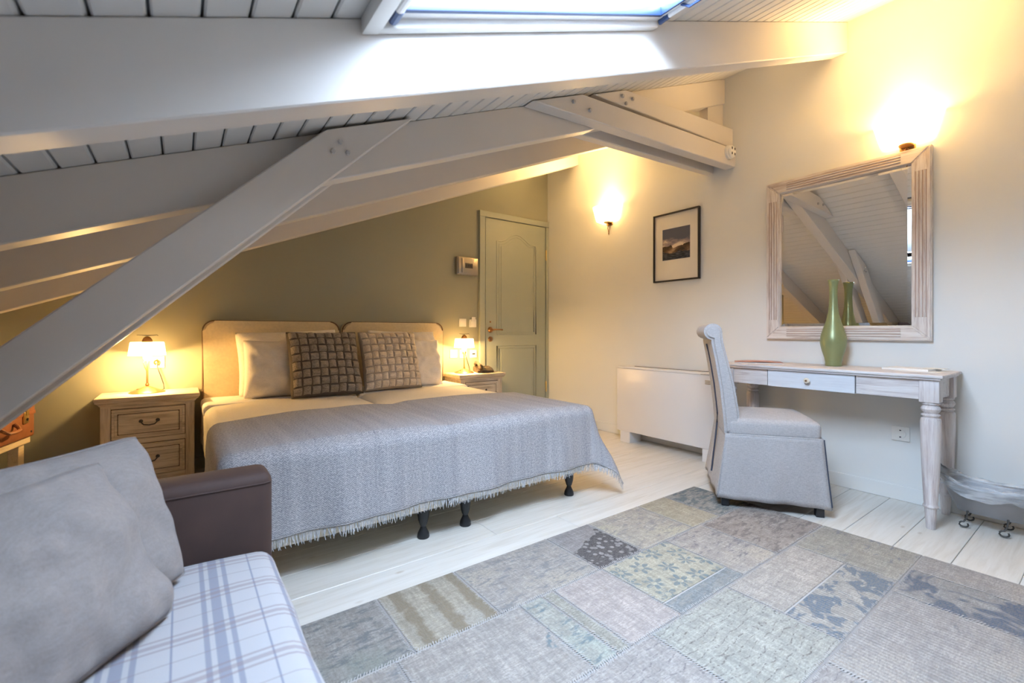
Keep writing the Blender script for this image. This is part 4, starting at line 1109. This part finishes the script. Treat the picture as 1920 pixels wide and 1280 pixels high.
for sx in (-.055, .055):
    for sy in (.075, -.06):
        pts = [(sx, sy, .085), (sx*1.1, sy+.002, .055), (sx*1.15, sy+.01, .035)]
        for k in range(10): a = PI/2-k/9*1.7*PI; pts.append((sx*1.2, sy+.012+.016*math.cos(a)*(1 if sy > 0 else 1), .018+.013*math.sin(a)))
        mk('scroll_foot', tube(bmesh.new(), pts, .004, 8), M['iron'], wt, smooth=True)

# ------------------------------------------------------------ rug
RX0, RX1, RY0, RY1 = .14, 2.545, -.13, 1.585
L0 = (1.34, .73, 0)
rg = thing('patchwork_rug', 'faded patchwork rug of stitched vintage carpet pieces on the white floor', 'rug', L0)
mk('rug_backing', B(RX0, RX1, RY0, RY1, .0005, .0075, bev=.002), plain('rug_backing_grey', (.46, .44, .43), .95), rg, off=L0)
grey = (.45, .43, .41); beige = (.52, .47, .41); pink = (.54, .48, .455); blue = (.13, .23, .30); teal = (.20, .33, .35); dk_ = (.10, .09, .09)
RM = [rug_mat('grey_worn', (.36, .36, .35), (.20, .22, .24), 'worn', 9, 0, (.30, .33, .30)),
      rug_mat('straw_bands', (.50, .46, .36), (.30, .24, .16), 'bands', 9, 0, (.46, .44, .40)),
      rug_mat('grey_mottle', (.46, .44, .42), (.28, .30, .32), 'worn', 11, 0, (.52, .47, .40)),
      rug_mat('dark_damask', (.33, .325, .34), (.055, .045, .045), 'damask', 9),
      rug_mat('beige_mottle', (.56, .51, .43), (.33, .33, .34), 'worn', 12, 0, (.56, .52, .40)),
      rug_mat('straw_worn', (.52, .47, .33), (.28, .27, .26), 'worn', 10, 0, (.46, .42, .34), .58),
      rug_mat('dark_teal', (.38, .38, .35), (.12, .18, .22), 'worn', 7, 0, (.32, .36, .36), .46),
      rug_mat('plain_grey', (.47, .45, .43), (.16, .27, .32), 'blot', 8, 0, None, .66),
      rug_mat('mint_band', (.47, .49, .44), (.17, .26, .31), 'worn', 9, 0, (.44, .50, .46), .52),
      rug_mat('pink_plain', (.56, .50, .48), (.42, .36, .36), 'worn', 12, 0, None, .60),
      rug_mat('blue_flower', (.58, .55, .42), (.16, .25, .31), 'flower', 10, ang=.4),
      rug_mat('beige_figure', (.52, .48, .44), (.23, .22, .25), 'worn', 8, 0, (.58, .52, .44), .53),
      rug_mat('taupe_worn', (.42, .38, .35), (.23, .20, .20), 'worn', 10, 0, (.34, .30, .28), .50),
      rug_mat('mint_scroll', (.50, .52, .47), (.12, .09, .09), 'scroll', 6),
      rug_mat('pale_navy', (.58, .54, .49), (.36, .31, .30), 'scroll', 8, 0, None),
      rug_mat('straw_blue_rib', (.50, .48, .42), (.22, .26, .34), 'worn', 6, 75, None, .56),
      rug_mat('beige_rib', (.50, .48, .47), (.27, .28, .30), 'worn', 5, 62, (.54, .50, .46), .60),
      rug_mat('navy_rib', (.42, .42, .42), (.09, .14, .24), 'blot', 5, 70, None, .47),
      rug_mat('grey_scroll', (.48, .46, .45), (.22, .20, .22), 'scroll', 5),
      rug_mat('pale_navy_blot', (.56, .54, .50), (.12, .20, .30), 'blot', 14, 70, None, .50),
      rug_mat('blue_border', (.24, .31, .35), (.46, .44, .40), 'worn', 12, 0, None, .50),
      rug_mat('ornament_band', (.42, .42, .36), (.09, .08, .07), 'scroll', 16)]
rows = [(1.25, RY1, [RX0, .56, .87, 1.35, 1.62, 2.0, 2.24, RX1], [0, 1, 2, 3, 4, 5, 6]),
        (.89, 1.25, [RX0, .50, .945, 1.045, 1.10, 1.36, 1.775, 2.06, RX1], [2, 7, 8, 21, 9, 10, 11, 12]),
        (.52, .89, [RX0, .68, 1.19, 1.64, 2.20, RX1], [7, 18, 13, 14, 15]),
        (.15, .52, [RX0, .80, 1.50, 2.10, 2.36, RX1], [2, 18, 16, 17, 16]),
        (RY0, .15, [RX0, 1.2, 2.0, RX1], [9, 0, 4])]
seams = []
def patch(x0, x1, y0_, y1_, mi):
    cx, cy = (x0+x1)/2, (y0_+y1_)/2
    o = mk('rug_patch', B(x0+.003-cx, x1-.003-cx, y0_+.003-cy, y1_-.003-cy, .006, .0105, bev=.002, seg=1), RM[mi], rg); o.location = (cx-L0[0], cy-L0[1], 0)
for y0_, y1_, xs, ms in rows:
    for x0, x1, mi in zip(xs, xs[1:], ms):
        if mi == 10: patch(x0, x1, y0_+.075, y1_, 10); patch(x0, x1, y0_, y0_+.075, 20)
        elif mi == 14: patch(x0, x1, y0_+.17, y1_, 14); patch(x0, x1, y0_, y0_+.17, 19)
        else: patch(x0, x1, y0_, y1_, mi)
        if x1 < RX1: seams.append(((x1, y0_), (x1, y1_)))
    if y0_ > RY0: seams.append(((RX0, y0_), (RX1, y0_)))
bm = bmesh.new()
for (xa, ya), (xb, yb) in seams:
    ln = math.hypot(xb-xa, yb-ya); n = int(ln/.0085); d = Vector(((xb-xa)/ln, (yb-ya)/ln, 0)); pp = Vector((-d.y, d.x, 0))
    for k in range(n):
        c = Vector((xa, ya, .0112))+d*(k+.5)*.0085; s_ = random.uniform(-.3, .3); q = (pp+d*(.5+s_)).normalized()*random.uniform(.008, .015); w_ = d*.0016
        vs_ = [bm.verts.new(p) for p in (c-q-w_, c-q+w_, c+q+w_, c+q-w_)]; bm.faces.new(vs_)
mk('stitching', bm, plain('pale_stitch_thread', (.45, .43, .42), .9), rg, off=L0, kind='stuff')
